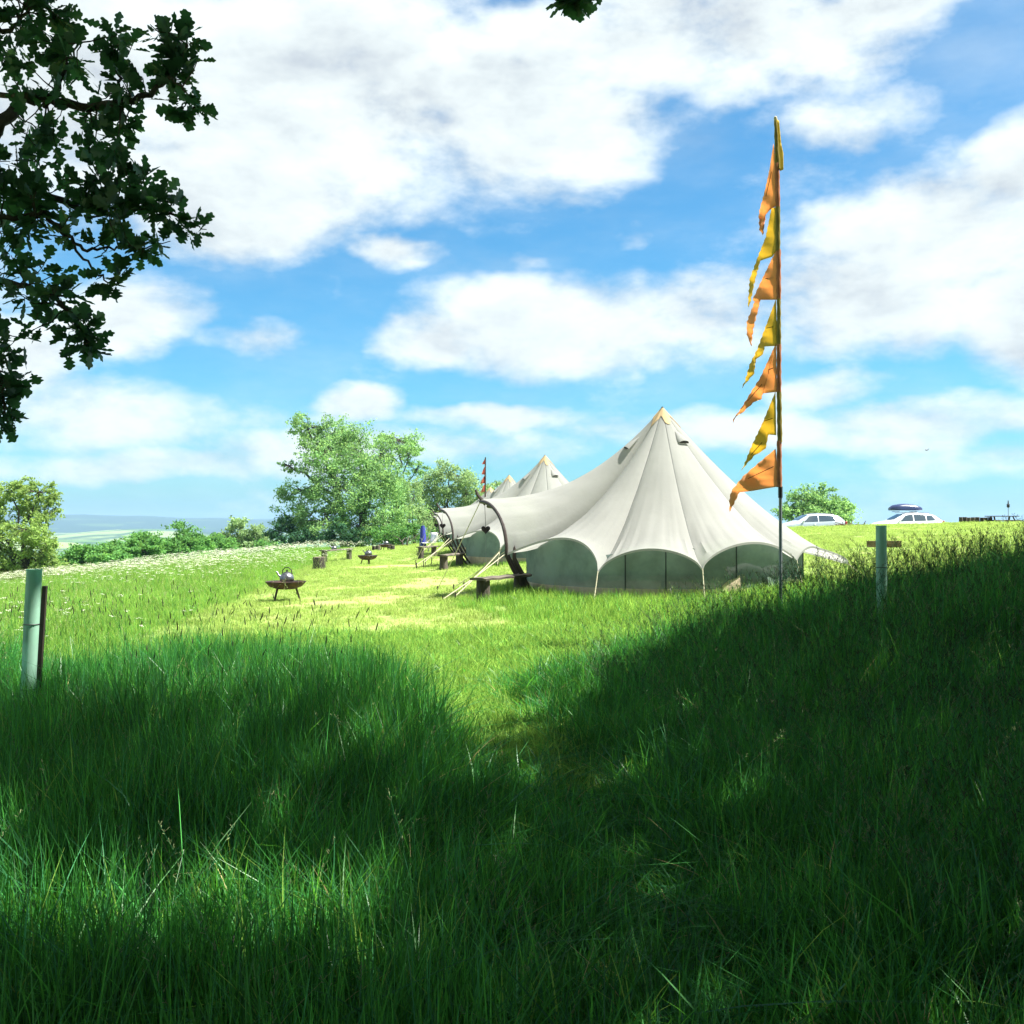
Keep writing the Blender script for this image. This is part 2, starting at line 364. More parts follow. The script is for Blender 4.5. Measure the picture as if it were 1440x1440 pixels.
def ground_mat():
    m, t = new_mat('meadow_ground')
    geo = t.n('ShaderNodeNewGeometry').outputs['Position']
    wa = t.n('ShaderNodeAttribute', attribute_name='worn').outputs['Fac']
    n1 = t.noise(geo, .35, 6, .6); n2 = t.noise(geo, 4.5, 6, .65); n3 = t.noise(t.v('MULTIPLY', geo, (1, .3, 1)), 22, 4, .7)
    c = t.mix(t.ss(n1, .35, .65), (.21, .31, .09, 1), (.30, .37, .12, 1))
    c = t.mix(t.ss(n2, .45, .75), c, (.10, .18, .045, 1))
    c = t.mix(t.m('MULTIPLY', t.ss(n3, .4, .7), .6), c, (.22, .27, .07, 1))
    soil = t.mix(t.ss(n2, .3, .7), (.40, .35, .17, 1), (.30, .32, .11, 1))
    c = t.mix(t.m('MULTIPLY', wa, t.ss(n2, .3, .65, .15, .8)), c, soil)
    # distant farmland: fields of differing crop, divided by dark hedges
    r = t.v('LENGTH', geo)
    vo = t.n('ShaderNodeTexVoronoi'); vo.inputs['Scale'].default_value = 1
    gv = t.v('ADD', t.v('MULTIPLY', geo, (.0045, .0030, 0)), t.v('SCALE', t.noise(geo, .002, 2, .5, 0, True), None))
    gv.node.inputs[0]; t.put(vo.inputs['Vector'], gv)
    f = t.mix(t.ss(t.m('FRACT', t.m('MULTIPLY', vo.outputs['Color'], 3.7)), .3, .7), (.07, .14, .04, 1), (.19, .25, .09, 1))
    ed = t.n('ShaderNodeTexVoronoi', feature='DISTANCE_TO_EDGE'); ed.inputs['Scale'].default_value = 1; t.put(ed.inputs['Vector'], gv)
    hd = t.m('SUBTRACT', 1, t.ss(t.m('ADD', ed.outputs[0], t.m('MULTIPLY', t.noise(geo, .02, 3), .12)), .05, .16))
    f = t.mix(hd, f, (.025, .06, .022, 1))
    wood = t.ss(t.noise(t.v('MULTIPLY', geo, (1, .5, 1)), .0016, 4, .6), .5, .56)
    f = t.mix(wood, f, (.022, .05, .022, 1))
    sz = t.n('ShaderNodeSeparateXYZ'); t.put(sz.inputs[0], geo)
    f = t.mix(t.ss(r, 4000, 4250), f, t.mix(t.ss(t.noise(geo, .004, 4), .58, .62), (.018, .042, .02, 1), (.05, .09, .03, 1)))
    c = t.mix(t.ss(r, 110, 200), c, f)
    b = t.n('ShaderNodeBsdfPrincipled'); t.put(b.inputs['Base Color'], c); b.inputs['Roughness'].default_value = .95; b.inputs['Specular IOR Level'].default_value = .1
    bp = t.n('ShaderNodeBump'); bp.inputs['Distance'].default_value = .06
    t.put(bp.inputs['Height'], t.noise(geo, 9, 6, .7)); t.put(b.inputs['Normal'], bp.outputs[0])
    o = t.n('ShaderNodeOutputMaterial'); t.put(o.inputs[0], b.outputs[0])
    return m
tag(link('ground', me, ground_mat()), kind='structure')

# air: the far hills fade to blue
mz, t = new_mat('haze_air')
pv = t.n('ShaderNodeVolumePrincipled'); pv.inputs['Color'].default_value = (.34, .54, .76, 1); pv.inputs['Density'].default_value = 2.0e-4; pv.inputs['Anisotropy'].default_value = .1
o = t.n('ShaderNodeOutputMaterial'); t.put(o.inputs['Volume'], pv.outputs[0])
zlo, zhi = float(Z.min()) - 1.5, float(max(Z.max(), 30)) + 4
tag(MB().box((0, 14, (zlo + zhi) / 2), (15600, 15600, zhi - zlo)).build('haze', mz, None, False), kind='stuff', label='pale summer haze over the far hills', cat='haze')

# ------------------------------------------------------------------ where the shade of the near trees falls
def shade_edge(x):
    """how far out (y) the shade reaches on the ground for each x"""
    b = np.interp(x, [-12, -5, -3, -1.6, -.9, -.4, .1, .8, 1.6, 2.6, 4, 6, 10], [9.6, 9.2, 9.1, 9.1, 8.8, 8.8, 9.6, 10.3, 10.8, 10.8, 11.3, 12.0, 12.4])
    return b + (vnoise(x, x * 0, 1.6, 3) - .5) * .7
DAP = [(-1.45, 3.7, .62, .22), (-.7, 3.75, .3, .16), (-2.3, 3.9, .3, .2), (-1.85, 3.75, .22, .16), (-.75, 3.5, .20, .13), (-.35, 3.35, .2, .10), (-1.0, 3.95, .16, .10), (-.45, 4.1, .14, .10), (-2.2, 4.3, .22, .14), (-.35, 8.0, .45, .22), (2.0, 4.7, .26, .15), (1.2, 5.3, .13, .09), (.75, 6.0, .12, .10), (1.15, 7.2, .18, .12), (2.3, 5.9, .12, .08), (-1.6, 5.6, .16, .12), (.1, 4.8, .12, .1), (-.2, 5.9, .15, .12)]
def shaded(gx, gy):
    m = (gy < shade_edge(gx)) & (gy > -9) & (gx > -11) & (gx < 13)
    for (a, b, ra, rb) in DAP: m &= (((gx - a) / ra) ** 2 + ((gy - b) / rb) ** 2) > 1
    return m

# ------------------------------------------------------------------ leaves and trees
def leaf_quads(C, size, nrm=None, flat=.0, aspect=.6):
    """one folded diamond leaf (2 triangles) at each centre"""
    n = len(C); a = rng.normal(size=(n, 3)); a /= np.linalg.norm(a, axis=1)[:, None]
    b = rng.normal(size=(n, 3)); b[:, 2] += flat * 0; b -= (a * b).sum(1)[:, None] * a; b /= np.linalg.norm(b, axis=1)[:, None]
    s = (size * (0.65 + .7 * rng.random(n)))[:, None] if np.isscalar(size) else size[:, None]
    w = np.cross(a, b)
    V = np.stack([C - a * s * .5, C + b * s * aspect * .5 + w * s * .08, C + a * s * .5, C - b * s * aspect * .5 + w * s * .08], 1).reshape(-1, 3)
    return V, np.arange(n * 4)
def branch_pts(p0, p1, n=7, wob=.08, sag=0):
    p0 = Vector(p0); p1 = Vector(p1); L = (p1 - p0).length; pts = []
    for i in range(n + 1):
        f = i / n; p = p0.lerp(p1, f)
        if 0 < i < n: p += Vector([random.uniform(-1, 1) for _ in range(3)]) * wob * L * math.sin(math.pi * f)
        p.z += sag * L * math.sin(math.pi * f); pts.append(p)
    return pts
def make_tree(name, base, blobs, leafmat, nleaf, lsize, label, cat, group=None, trunk_r=.2, trunks=1, barkm=None, keep=None, forked=.45, twig_density=1.0):
    """blobs: (x,y,z,rx,ry,rz) lobes of the crown relative to the base"""
    root = empty(name, base, 0, label, cat, group)
    tb = MB(); lb = MB()
    top = max(b[2] for b in blobs)
    forks = []
    for k in range(trunks):
        ox = (k - (trunks - 1) / 2) * trunk_r * 2.6
        fk = Vector((ox * 1.6 + random.uniform(-.1, .1) * top, random.uniform(-.05, .05) * top, top * forked * random.uniform(.85, 1.1)))
        tb.tube(branch_pts((ox, 0, -.3), fk, 6, .04), [trunk_r * (1.25 - .6 * i / 6) for i in range(7)], 9)
        forks.append(fk)
    C = []; tot = sum(b[3] * b[5] for b in blobs)
    for (x, y, z, rx, ry, rz) in blobs:
        fk = min(forks, key=lambda f: (f - Vector((x, y, z))).length)
        st = fk.lerp(Vector((fk.x, fk.y, 0)), random.uniform(0, .35) if z < top * .6 else random.uniform(0, .08))
        lb.tube(branch_pts(st, (x, y, z), 6, .07, .05), [trunk_r * (.5 - .062 * i) for i in range(7)], 7)
        ntw = int(max(5, 16 * twig_density))
        cl = []
        for q in range(ntw):
            d = rng.normal(size=3); d /= np.linalg.norm(d); rr = .55 + .5 * rng.random()
            e = np.array((x, y, z)) + d * rr * np.array((rx, ry, rz)); cl.append(e)
            lb.tube(branch_pts((x, y, z), e, 4, .09, .05), [trunk_r * (.14 - .025 * i) for i in range(5)], 5, cap=False)
        cl = np.array(cl)
        n = int(nleaf * rx * rz / tot)
        # sub-clumps: leaves gather round twig ends, with sparse ones between
        sub = cl[rng.integers(0, len(cl), max(8, n // 26))] + rng.normal(size=(max(8, n // 26), 3)) * np.array((rx, ry, rz)) * .20
        pick = sub[rng.integers(0, len(sub), n)]
        C.append(pick + rng.normal(size=(n, 3)) * np.array((rx, ry, rz)) * .085 * (0.6 + rng.random((n, 1)) * 1.1))
    C = np.concatenate(C)
    if keep is not None: C = C[keep(C + np.array(base))]
    C = C[C[:, 2] > .05]
    tb.build('trunk', barkm or M['fbark'], root); lb.build('limbs', barkm or M['fbark'], root)
    V, idx = leaf_quads(C, lsize)
    link('crown', fast_mesh('crown', V, 4, idx), leafmat, root, False)
    return root
def PB(base, lst, d0):
    """crown lobes given by where they stand in the view at distance d0: (px, py, rpx, rpy, depth offset)"""
    out = []
    for (px, py, rx, ry, dy) in lst:
        d = d0 + dy; p = P(px, py, d)
        out.append((p.x - base[0], p.y - base[1], p.z - base[2], rx / F * d, (rx + ry) / 2 / F * d, ry / F * d))
    return out
def gp(px, d):
    x = (px - 720) / F * d; return (x, d, h1(x, d))

# big ash clump behind the fire pits
b = gp(498, 68)
make_tree('ash_tree', b, PB(b, [(432, 600, 26, 18, 0), (470, 610, 34, 26, 1), (455, 640, 34, 28, -1), (500, 640, 36, 34, 0), (478, 685, 44, 38, -1), (425, 690, 30, 24, 0), (520, 690, 40, 36, 0), (412, 730, 26, 22, 0), (455, 735, 36, 28, -2), (505, 740, 36, 28, -1), (540, 735, 30, 26, -1), (405, 655, 12, 9, 0)], 68),
          M['leafA'], 44000, .145, 'tallest spreading ash tree behind the fire pits, bare limb reaching left', 'tree', 'trees along the field edge', .28, 2, twig_density=1.2)
b = gp(552, 74)
make_tree('ash_tree', b, PB(b, [(560, 618, 32, 20, 0), (535, 640, 26, 24, 0), (575, 640, 24, 20, 1), (545, 680, 34, 30, -1), (570, 700, 30, 32, 0), (585, 660, 14, 12, 0), (560, 745, 30, 24, 0)], 74),
          M['leafA'], 17000, .14, 'airy ash tree with visible forked limbs, just right of the tallest tree', 'tree', 'trees along the field edge', .20, 2)
b = gp(632, 82)
make_tree('field_maple', b, PB(b, [(632, 668, 30, 24, 0), (605, 690, 20, 26, 0), (655, 695, 26, 26, 0), (625, 715, 34, 30, 0), (680, 700, 24, 22, 1), (700, 690, 22, 14, 2), (610, 745, 24, 22, 0), (650, 740, 28, 24, 0)], 82),
          M['leafB'], 24000, .165, 'rounded green tree behind the far tents and the red flags', 'tree', 'trees along the field edge', .26, 1)
b = gp(582, 70)
make_tree('pale_willow_bush', b, PB(b, [(582, 700, 14, 26, 0), (575, 735, 20, 24, 0), (596, 735, 14, 22, 0)], 70),
          M['leafB'], 4200, .13, 'pale silvery bush between the ash trees and the furthest tent', 'bush', None, .08, 2)
b = gp(400, 66)
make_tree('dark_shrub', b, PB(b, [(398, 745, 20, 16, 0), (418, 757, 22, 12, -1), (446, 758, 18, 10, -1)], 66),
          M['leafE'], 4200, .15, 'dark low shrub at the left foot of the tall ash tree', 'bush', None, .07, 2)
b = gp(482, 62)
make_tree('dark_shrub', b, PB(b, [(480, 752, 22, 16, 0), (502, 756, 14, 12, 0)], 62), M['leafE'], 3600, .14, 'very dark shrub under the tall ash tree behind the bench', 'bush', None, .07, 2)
b = gp(570, 62)
make_tree('light_shrub', b, PB(b, [(545, 752, 22, 16, 0), (575, 752, 20, 16, 0), (600, 756, 14, 12, 2)], 64), M['leafC'], 4600, .14, 'leafy green shrub growing behind the furthest fire pit', 'bush', None, .07, 2)
# left of the ashes
b = (P(342, 800, 88).x, 88, h1(P(342, 800, 88).x, 88))
make_tree('round_tree', b, PB(b, [(342, 748, 26, 18, 0), (322, 762, 24, 14, 0), (362, 762, 22, 16, 0), (345, 775, 40, 16, 0)], 88), M['leafB'], 14000, .20, 'pale round-topped tree left of the tall ash, its crown rising above the hedge', 'tree', None, .2, 1)
b = (P(238, 800, 72).x, 72, h1(P(238, 800, 72).x, 72))
make_tree('hawthorn', b, PB(b, [(238, 758, 36, 18, 0), (205, 768, 26, 16, 0), (270, 768, 30, 18, 0), (240, 785, 56, 22, 0)], 72), M['leafC'], 24000, .18, 'broad dark green hawthorn on the left skyline, largest bush of the hedge', 'bush', None, .14, 3)
for j, (px, py, rx, d, lab) in enumerate(((128, 788, 38, 62, 'low green bush at the left end of the hedge, beside the pale willow'), (185, 776, 34, 66, 'green bush of the hedge just left of the big hawthorn'), (300, 775, 30, 78, 'small bush of the hedge just right of the big hawthorn'), (382, 780, 22, 84, 'small pale bush between the round-topped tree and the tall ash'))):
    x = (px - 720) / F * d; b = (x, d, h1(x, d))
    make_tree('hedge_bush', b, PB(b, [(px, py - 5, rx, 17, 0), (px + rx * .6, py + 1, rx * .7, 16, -1), (px - rx * .6, py + 3, rx * .7, 16, 1), (px, py + 14, rx * 1.15, 18, 0)], d), M['leafC'], 14000, .17, lab, 'bush', 'bushes of the hedge on the left skyline', .08, 2)
b = (P(30, 800, 52).x, 52, h1(P(30, 800, 52).x, 52))
make_tree('willow_tree', b, PB(b, [(20, 690, 28, 15, 0), (55, 692, 26, 16, 0), (-10, 710, 24, 30, 0), (66, 722, 16, 18, 0), (40, 745, 34, 22, -1), (64, 760, 18, 30, 0), (0, 760, 26, 30, 0), (30, 785, 34, 20, 0), (62, 790, 24, 18, 0), (10, 800, 34, 16, 0), (50, 715, 30, 18, 1), (-30, 700, 26, 24, 0), (-25, 760, 24, 40, 0)], 52), M['leafD'], 30000, .13, 'yellow-green willow with see-through crown at the left edge of the view', 'tree', None, .18, 3)
x = (100 - 720) / F * 56; b = (x, 56, h1(x, 56))
make_tree('scrub_bush', b, PB(b, [(88, 800, 26, 12, 0), (112, 808, 20, 12, 0), (70, 812, 22, 12, 0), (20, 805, 30, 14, 0)], 56), M['leafD'], 4600, .12, 'yellowish low scrub at the foot of the willow', 'bush', None, .05, 2)
# right: round tree behind the cars
b = gp(1150, 84)
make_tree('round_tree', b, PB(b, [(1135, 706, 26, 20, 0), (1160, 706, 26, 18, 0), (1120, 722, 22, 18, 0), (1182, 722, 20, 16, 0), (1150, 725, 44, 22, 0)], 84), M['leafA'], 17000, .19, 'round green tree on the ridge behind the left car', 'tree', None, .2, 1)

# ------------------------------------------------------------------ near oaks: hanging branches and the crowns that shade the foreground
LEAF = [(0, 0), (.10, .05), (.20, .04), (.28, .17), (.36, .20), (.42, .11), (.52, .25), (.62, .30), (.68, .17), (.78, .28), (.87, .26), (.90, .14), (1.0, .06)]
def oak_leaves(pts):
    """pts: (position, direction, normal, length) -> real lobed oak leaves with a folded midrib"""
    V = []; Fc = []
    for (p, d, n, L) in pts:
        d = d.normalized(); s = d.cross(n).normalized(); n = s.cross(d).normalized(); o = len(V)
        curl = random.uniform(-.12, .16); fold = random.uniform(.05, .22)
        mid = []; lft = []; rgt = []
        for (a_, w_) in LEAF:
            w_ *= random.uniform(.85, 1.12); c = p + d * a_ * L + n * (curl * a_ * a_ * L)
            mid.append(len(V)); V.append(c)
            lft.append(len(V)); V.append(c + s * w_ * L + n * w_ * L * fold)
            rgt.append(len(V)); V.append(c - s * w_ * L + n * w_ * L * fold)
        for i in range(len(LEAF) - 1):
            Fc.append((mid[i], mid[i + 1], lft[i + 1], lft[i])); Fc.append((mid[i + 1], mid[i], rgt[i], rgt[i + 1]))
    me = bpy.data.meshes.new('leaves'); me.from_pydata(V, [], Fc); me.update(); return me
def rosettes(ends, per=(5, 8), L=(.07, .115)):
    out = []
    for (p, d) in ends:
        d = d.normalized()
        for k in range(random.randint(*per)):
            r = Vector([random.gauss(0, 1) for _ in range(3)]).normalized()
            dd = (d * .55 + r).normalized(); n = (Vector((0, 0, 1)) + Vector([random.gauss(0, .6) for _ in range(3)])).normalized()
            out.append((p + dd * .015 - d * random.uniform(0, .09), dd, n, random.uniform(*L)))
    return out
def hanging_branches(root, limbs, clusters, depth):
    lb = MB(); nodes = []
    for (pl, r0) in limbs:
        pts = [P(a_, b_, depth + dz) for (a_, b_, dz) in pl]
        fine = []
        for i in range(len(pts) - 1):
            for j in range(5):
                p = pts[i].lerp(pts[i + 1], j / 5); p += Vector([random.uniform(-.012, .012) for _ in range(3)]); fine.append(p)
        fine.append(pts[-1]); n = len(fine)
        lb.tube(fine, [max(.0035, r0 * (1 - .85 * i / n)) for i in range(n)], 7)
        nodes += fine
    ends = []
    for (cx, cy, r, dz) in clusters:
        c = P(cx, cy, depth + dz); rr = r / F * depth
        m = int(max(2, (r / 50) ** 2 * 4.3))
        for q in range(m):
            ang = random.uniform(0, 6.28); ra = rr * math.sqrt(random.random())
            e = c + Vector((math.cos(ang) * ra, random.uniform(-.9, .9) * rr, math.sin(ang) * ra))
            st = min(random.sample(nodes, min(len(nodes), 70)), key=lambda p: (p - e).length)
            if (st - e).length > .75: st = c + (st - c) * .3 if (st - c).length > .6 else st
            pts = branch_pts(st, e, 4, .07, -.03); lb.tube(pts, [.0045, .004, .003, .0025, .002], 4, cap=False)
            ends.append((e, pts[-1] - pts[-2])); 
            if random.random() < .5: ends.append((pts[-2], pts[-1] - pts[-2]))
    lb.build('branches', M['bark'], root)
    link('leaves', oak_leaves(rosettes(ends)), M['oakleaf'], root, False)
def out_of_view(Cw, mx=.08):
    x, y, z = Cw[:, 0], Cw[:, 1], Cw[:, 2]; yy = np.maximum(y, .01)
    return (y < .2) | (np.abs(x) > (.49 + mx) * yy + .35) | ((z - EYE) > (.508 + mx) * yy + .35)
def crown_shade(root, vol, n, size, loc):
    """dense crown volume (x0,x1,y0,y1,z0,z1) trimmed to stay above the view and over the shaded ground"""
    x0, x1, y0, y1, z0, z1 = vol; C = np.stack([rng.uniform(x0, x1, n), rng.uniform(y0, y1, n), rng.uniform(z0, z1, n)], 1)
    cx, cy, cz = (x0 + x1) / 2, (y0 + y1) / 2, (z0 + z1) / 2
    e = ((C[:, 0] - cx) / (x1 - x0) * 2) ** 2 + ((C[:, 1] - cy) / (y1 - y0) * 2) ** 2 + ((C[:, 2] - cz) / (z1 - z0) * 2) ** 4
    C = C[e < 1.25 + rng.random(len(e)) * .3]
    h = C[:, 2] - .35; gx = C[:, 0] - sd.x / sd.z * h; gy = C[:, 1] - sd.y / sd.z * h
    # the crown thins towards its outer edge, so light sifts through there
    wd = np.interp(gx, [.2, 1.6], [4.0, .5]); dens = np.clip(.10 + .9 * (shade_edge(gx) - gy) / wd, .10, 1) ** np.interp(gx, [.2, 1.6], [2.6, 1.6])
    gap = vnoise(gx, gy, 2.2, 11) * .6 + vnoise(gx, gy, 5.3, 6) * .4
    dens = dens * np.where(gap > .58 + .30 * dens, .12, 1)
    C = C[shaded(gx, gy) & out_of_view(C) & (rng.random(len(C)) < dens)]
    V, idx = leaf_quads(C - np.array(loc), size, aspect=.8)
    link('crown', fast_mesh('crown', V, 4, idx), M['shadeleaf'], root, False)
    return C

# left oak
loc = (-5.6, 3.4, h1(-5.6, 3.4))
oak = empty('oak_tree', (0, 0, 0), 0, 'dark leafy oak whose branches hang into the upper left of the view', 'tree', None)
limbs = [([(-330, 120, -1.2), (-160, 250, -.4), (-60, 235, 0), (0, 168, 0), (30, 140, .1), (60, 132, .1), (110, 150, .1), (170, 141, 0), (210, 130, 0), (238, 106, 0), (262, 60, 0)], .042),
         ([(-60, 120, .2), (20, 133, .1), (60, 132, .1)], .02), ([(60, 150, .1), (80, 118, 0), (95, 80, 0), (110, 50, 0)], .014), ([(160, 141, 0), (165, 110, .1), (166, 60, .1)], .012),
         ([(-160, 250, -.4), (-60, 262, .2), (15, 268, .2), (60, 275, .2), (110, 292, .2), (160, 300, .1), (215, 285, .1), (262, 312, .1)], .03),
         ([(60, 300, .1), (85, 325, 0), (115, 350, 0), (150, 348, 0), (180, 345, 0), (200, 352, 0)], .012), ([(-60, 315, -.1), (0, 306, 0), (45, 300, 0), (65, 300, .1), (100, 345, .1), (135, 385, 0), (165, 400, 0)], .016),
         ([(-180, 300, -.4), (-60, 400, .1), (0, 395, .2), (60, 405, .1), (100, 440, .1), (125, 480, 0)], .026), ([(-120, 0, 0), (-30, 40, 0), (10, 38, 0), (35, 15, 0), (60, -30, 0)], .02),
         ([(-60, 400, .1), (-20, 480, 0), (0, 540, 0), (12, 600, 0)], .016), ([(238, 106, 0), (262, 130, 0), (275, 152, 0)], .007)]
cl = [(15, 15, 44, 0), (45, 45, 28, 0), (60, 8, 26, 0), (92, 52, 40, .1), (128, 62, 46, 0), (112, 100, 46, .1), (150, 40, 34, 0), (165, 45, 28, .2), (242, 30, 24, 0), (270, 42, 24, 0), (245, 70, 34, 0), (236, 98, 32, .1), (262, 88, 28, 0), (250, 130, 34, 0), (268, 152, 24, 0),
      (212, 55, 18, 0), (60, 105, 24, 0), (30, 90, 20, 0), (5, 82, 26, .2), (150, 110, 40, 0), (182, 120, 26, 0), (195, 165, 26, .1), (80, 165, 44, .1), (20, 185, 46, 0), (60, 195, 50, 0), (110, 190, 50, .1), (150, 185, 40, 0), (175, 195, 24, .1), (10, 245, 50, .1),
      (60, 240, 50, 0), (115, 238, 46, 0), (150, 225, 34, 0), (180, 218, 20, 0), (30, 285, 40, 0), (80, 285, 46, .1), (130, 285, 44, 0), (170, 275, 40, .1), (210, 272, 32, 0), (230, 290, 30, 0), (255, 285, 26, 0), (272, 318, 22, 0), (240, 325, 20, 0), (190, 300, 34, 0), (150, 322, 36, 0), (115, 320, 30, .1),
      (200, 352, 20, 0), (10, 345, 40, 0), (40, 365, 34, .1), (10, 400, 46, 0), (60, 400, 46, .1), (110, 385, 42, 0), (150, 385, 28, 0), (160, 405, 18, 0), (30, 440, 44, 0), (80, 440, 44, .1), (120, 445, 34, 0), (100, 470, 30, 0), (110, 490, 16, 0), (128, 470, 16, 0), (10, 480, 36, 0), (25, 515, 26, 0), (8, 525, 24, 0),
      (10, 570, 18, 0), (12, 600, 15, 0), (0, 590, 18, 0), (-60, 100, 90, 0), (-60, 250, 90, 0), (-70, 400, 90, 0), (-40, -30, 80, 0), (60, -40, 60, 0), (-50, 520, 60, .1)]
hanging_branches(oak, limbs, cl, 5.0)
tb = MB().tube([(loc[0], loc[1], loc[2] - .3), (loc[0], loc[1], loc[2] + .6), (loc[0] + .1, loc[1], 3.0), (loc[0] - .1, loc[1] + .2, 6.5), (loc[0] + .3, loc[1], 10)], [.55, .42, .36, .28, .12], 14)
tb.tube([(loc[0], loc[1], 2.6), (loc[0] + .8, 3.5, 3.2), (P(-330, 120, 3.8))], [.2, .12, .05], 8)
tb.tube([(loc[0], loc[1], 4.6), (-4.0, 3.2, 7), (-2.2, 2.6, 9.6)], [.2, .14, .05], 8); tb.tube([(loc[0], loc[1], 5), (-6.4, 5.5, 7.5), (-6.6, 8, 10)], [.2, .14, .05], 8)
tb.build('trunk', M['bark'], oak)
crown_shade(oak, (-11, 1.5, -5, 10, 5.4, 13), 30000, .22, (0, 0, 0))

# right oak: trunk outside the view, crown spreading overhead
oak2 = empty('oak_tree', (0, 0, 0), 0, 'oak overhanging the foreground, a small sprig of leaves dipping in at the top', 'tree', None)
rx_, ry_ = 9.2, 3.6; rz_ = h1(rx_, ry_)
tb = MB().tube([(rx_, ry_, rz_ - .3), (rx_, ry_, rz_ + .7), (rx_ - .1, ry_, 3.6), (rx_ + .1, ry_ + .2, 8), (rx_, ry_ + .4, 13)], [.7, .5, .44, .34, .12], 14)
for e in ((3, 2, 9.5), (2.5, 6, 10.5), (6, 9, 11), (12, 8, 10), (14, 3, 10), (7, -2, 9.5), (1.5, 4.2, 7.2)):
    tb.tube(branch_pts((rx_, ry_, 4.6 + random.random() * 2), e, 6, .05, .05), [.22, .19, .16, .13, .1, .07, .03], 8)
tb.build('trunk', M['bark'], oak2)
crown_shade(oak2, (-4.5, 21, -8, 16, 6.6, 16), 150000, .27, (0, 0, 0))
hanging_branches(oak2, [([(860, -400, -1), (840, -200, -.2), (820, -90, 0), (806, -30, 0), (803, -5, 0)], .014)], [(788, -2, 8, 0), (802, -4, 9, 0), (816, -6, 8, 0), (810, -46, 30, 0), (838, -24, 10, 0)], 5.2)
# unseen trees added behind the viewer to block sky light and darken the foreground
for (x, y, lab, sd_) in ((-7, -9, 'unseen oak added behind the viewer to the left to block sky light', 3), (3, -10, 'unseen oak added straight behind the viewer to block sky light', 5), (13, -8, 'unseen oak added behind the viewer to the right to block sky light', 6)):
    z = h1(x, y); make_tree('oak_tree', (x, y, z), [(0, 0, 6, 3.5, 3, 2.6), (-2.5, 1, 4, 2.6, 2.4, 2.2), (2.6, 0, 4.2, 2.6, 2.4, 2.2), (0, 1.5, 8.5, 3, 2.6, 2), (0, 0, 2.6, 3.4, 1.6, 1.6)], M['shadeleaf'], 9000, .34, lab, 'tree', 'unseen oaks added behind the viewer', .3, 1, M['bark'], keep=lambda C: (C[:, 1] < -1.5))

# ------------------------------------------------------------------ grass
SRC = []
def clump(name, n, h, rad, w, mats, lean=.35, segs=4, bend=.5, extra=None):
    V = []; Fc = []; mi = []
    for k in range(n):
        a0 = random.uniform(0, 6.283); r = rad * math.sqrt(random.random()); bx, by = r * math.cos(a0), r * math.sin(a0)
        hh = h * random.uniform(.5, 1.08); ld = random.uniform(0, 6.283); ln = lean * abs(random.gauss(0, .6)) * hh; bd = bend * random.uniform(.1, 1.2)
        fa = random.uniform(0, 3.14); ww = w * random.uniform(.6, 1.3); m = 0 if random.random() < .8 else (len(mats) > 1) * 1; o = len(V)
        for i in range(segs + 1):
            f = i / segs; dx = ln * (f * .4 + bd * f * f * 1.6)
            cx = bx + math.cos(ld) * dx; cy = by + math.sin(ld) * dx; cz = hh * (f - .22 * bd * f ** 3 * (ln / hh) * 2)
            q = ww * (1 - f ** 1.6) * .5 + .0003
            V.append((cx - math.cos(fa) * q, cy - math.sin(fa) * q, cz)); V.append((cx + math.cos(fa) * q, cy + math.sin(fa) * q, cz))
            if i: Fc.append((o + 2 * i - 2, o + 2 * i - 1, o + 2 * i + 1, o + 2 * i)); mi.append(m)
    if extra: extra(V, Fc, mi)
    me = bpy.data.meshes.new(name); me.from_pydata(V, [], Fc); me.polygons.foreach_set('material_index', mi)
    for m in mats: me.materials.append(m)
    me.update(); return bpy.data.objects.new(name, me)
def stem_head(kind, h, lean=.12, mats=None):
    mb = MB(); a0 = random.uniform(-.5, .5) + math.pi; L = lean * h * random.uniform(.3, 1.6)
    f = lambda u: Vector((math.cos(a0) * L * u * u, math.sin(a0) * L * u * u * .6, h * u))
    mb.tube([f(i / 5) for i in range(6)], [.0018, .0017, .0016, .0014, .0012, .001], 3, 0, False)
    if kind == 'spike':
        d = (f(1) - f(.85)).normalized(); p = f(1); mb.tube([p, p + d * .012, p + d * .05, p + d * .075], [.001, .0052, .0048, .001], 5, 1)
    elif kind == 'panicle':
        for q in range(16):
            u = .74 + .26 * random.random(); p = f(u); e = p + Vector((random.gauss(0, .012), random.gauss(0, .012), random.uniform(.01, .035)))
            mb.tube([p, e], [.0006, .0026], 3, 1)
    elif kind == 'umbel':
        for q in range(11):
            e = f(.92) + Vector((random.gauss(0, .032), random.gauss(0, .032), random.uniform(.03, .05)))
            mb.tube([f(.9), e], [.0008, .0006], 3, 0, False)
            r = random.uniform(.008, .015); n = 6
            mb.add([e + Vector((0, 0, .004))] + [e + Vector((r * math.cos(6.283 * i / n), r * math.sin(6.283 * i / n), random.uniform(-.002, .002))) for i in range(n)], [(0, 1 + i, 1 + (i + 1) % n) for i in range(n)], 1)
    me = bpy.data.meshes.new(kind); me.from_pydata(mb.v, [], mb.f); me.polygons.foreach_set('material_index', mb.mi)
    for m in mats: me.materials.append(m)
    me.update(); return bpy.data.objects.new(kind, me)
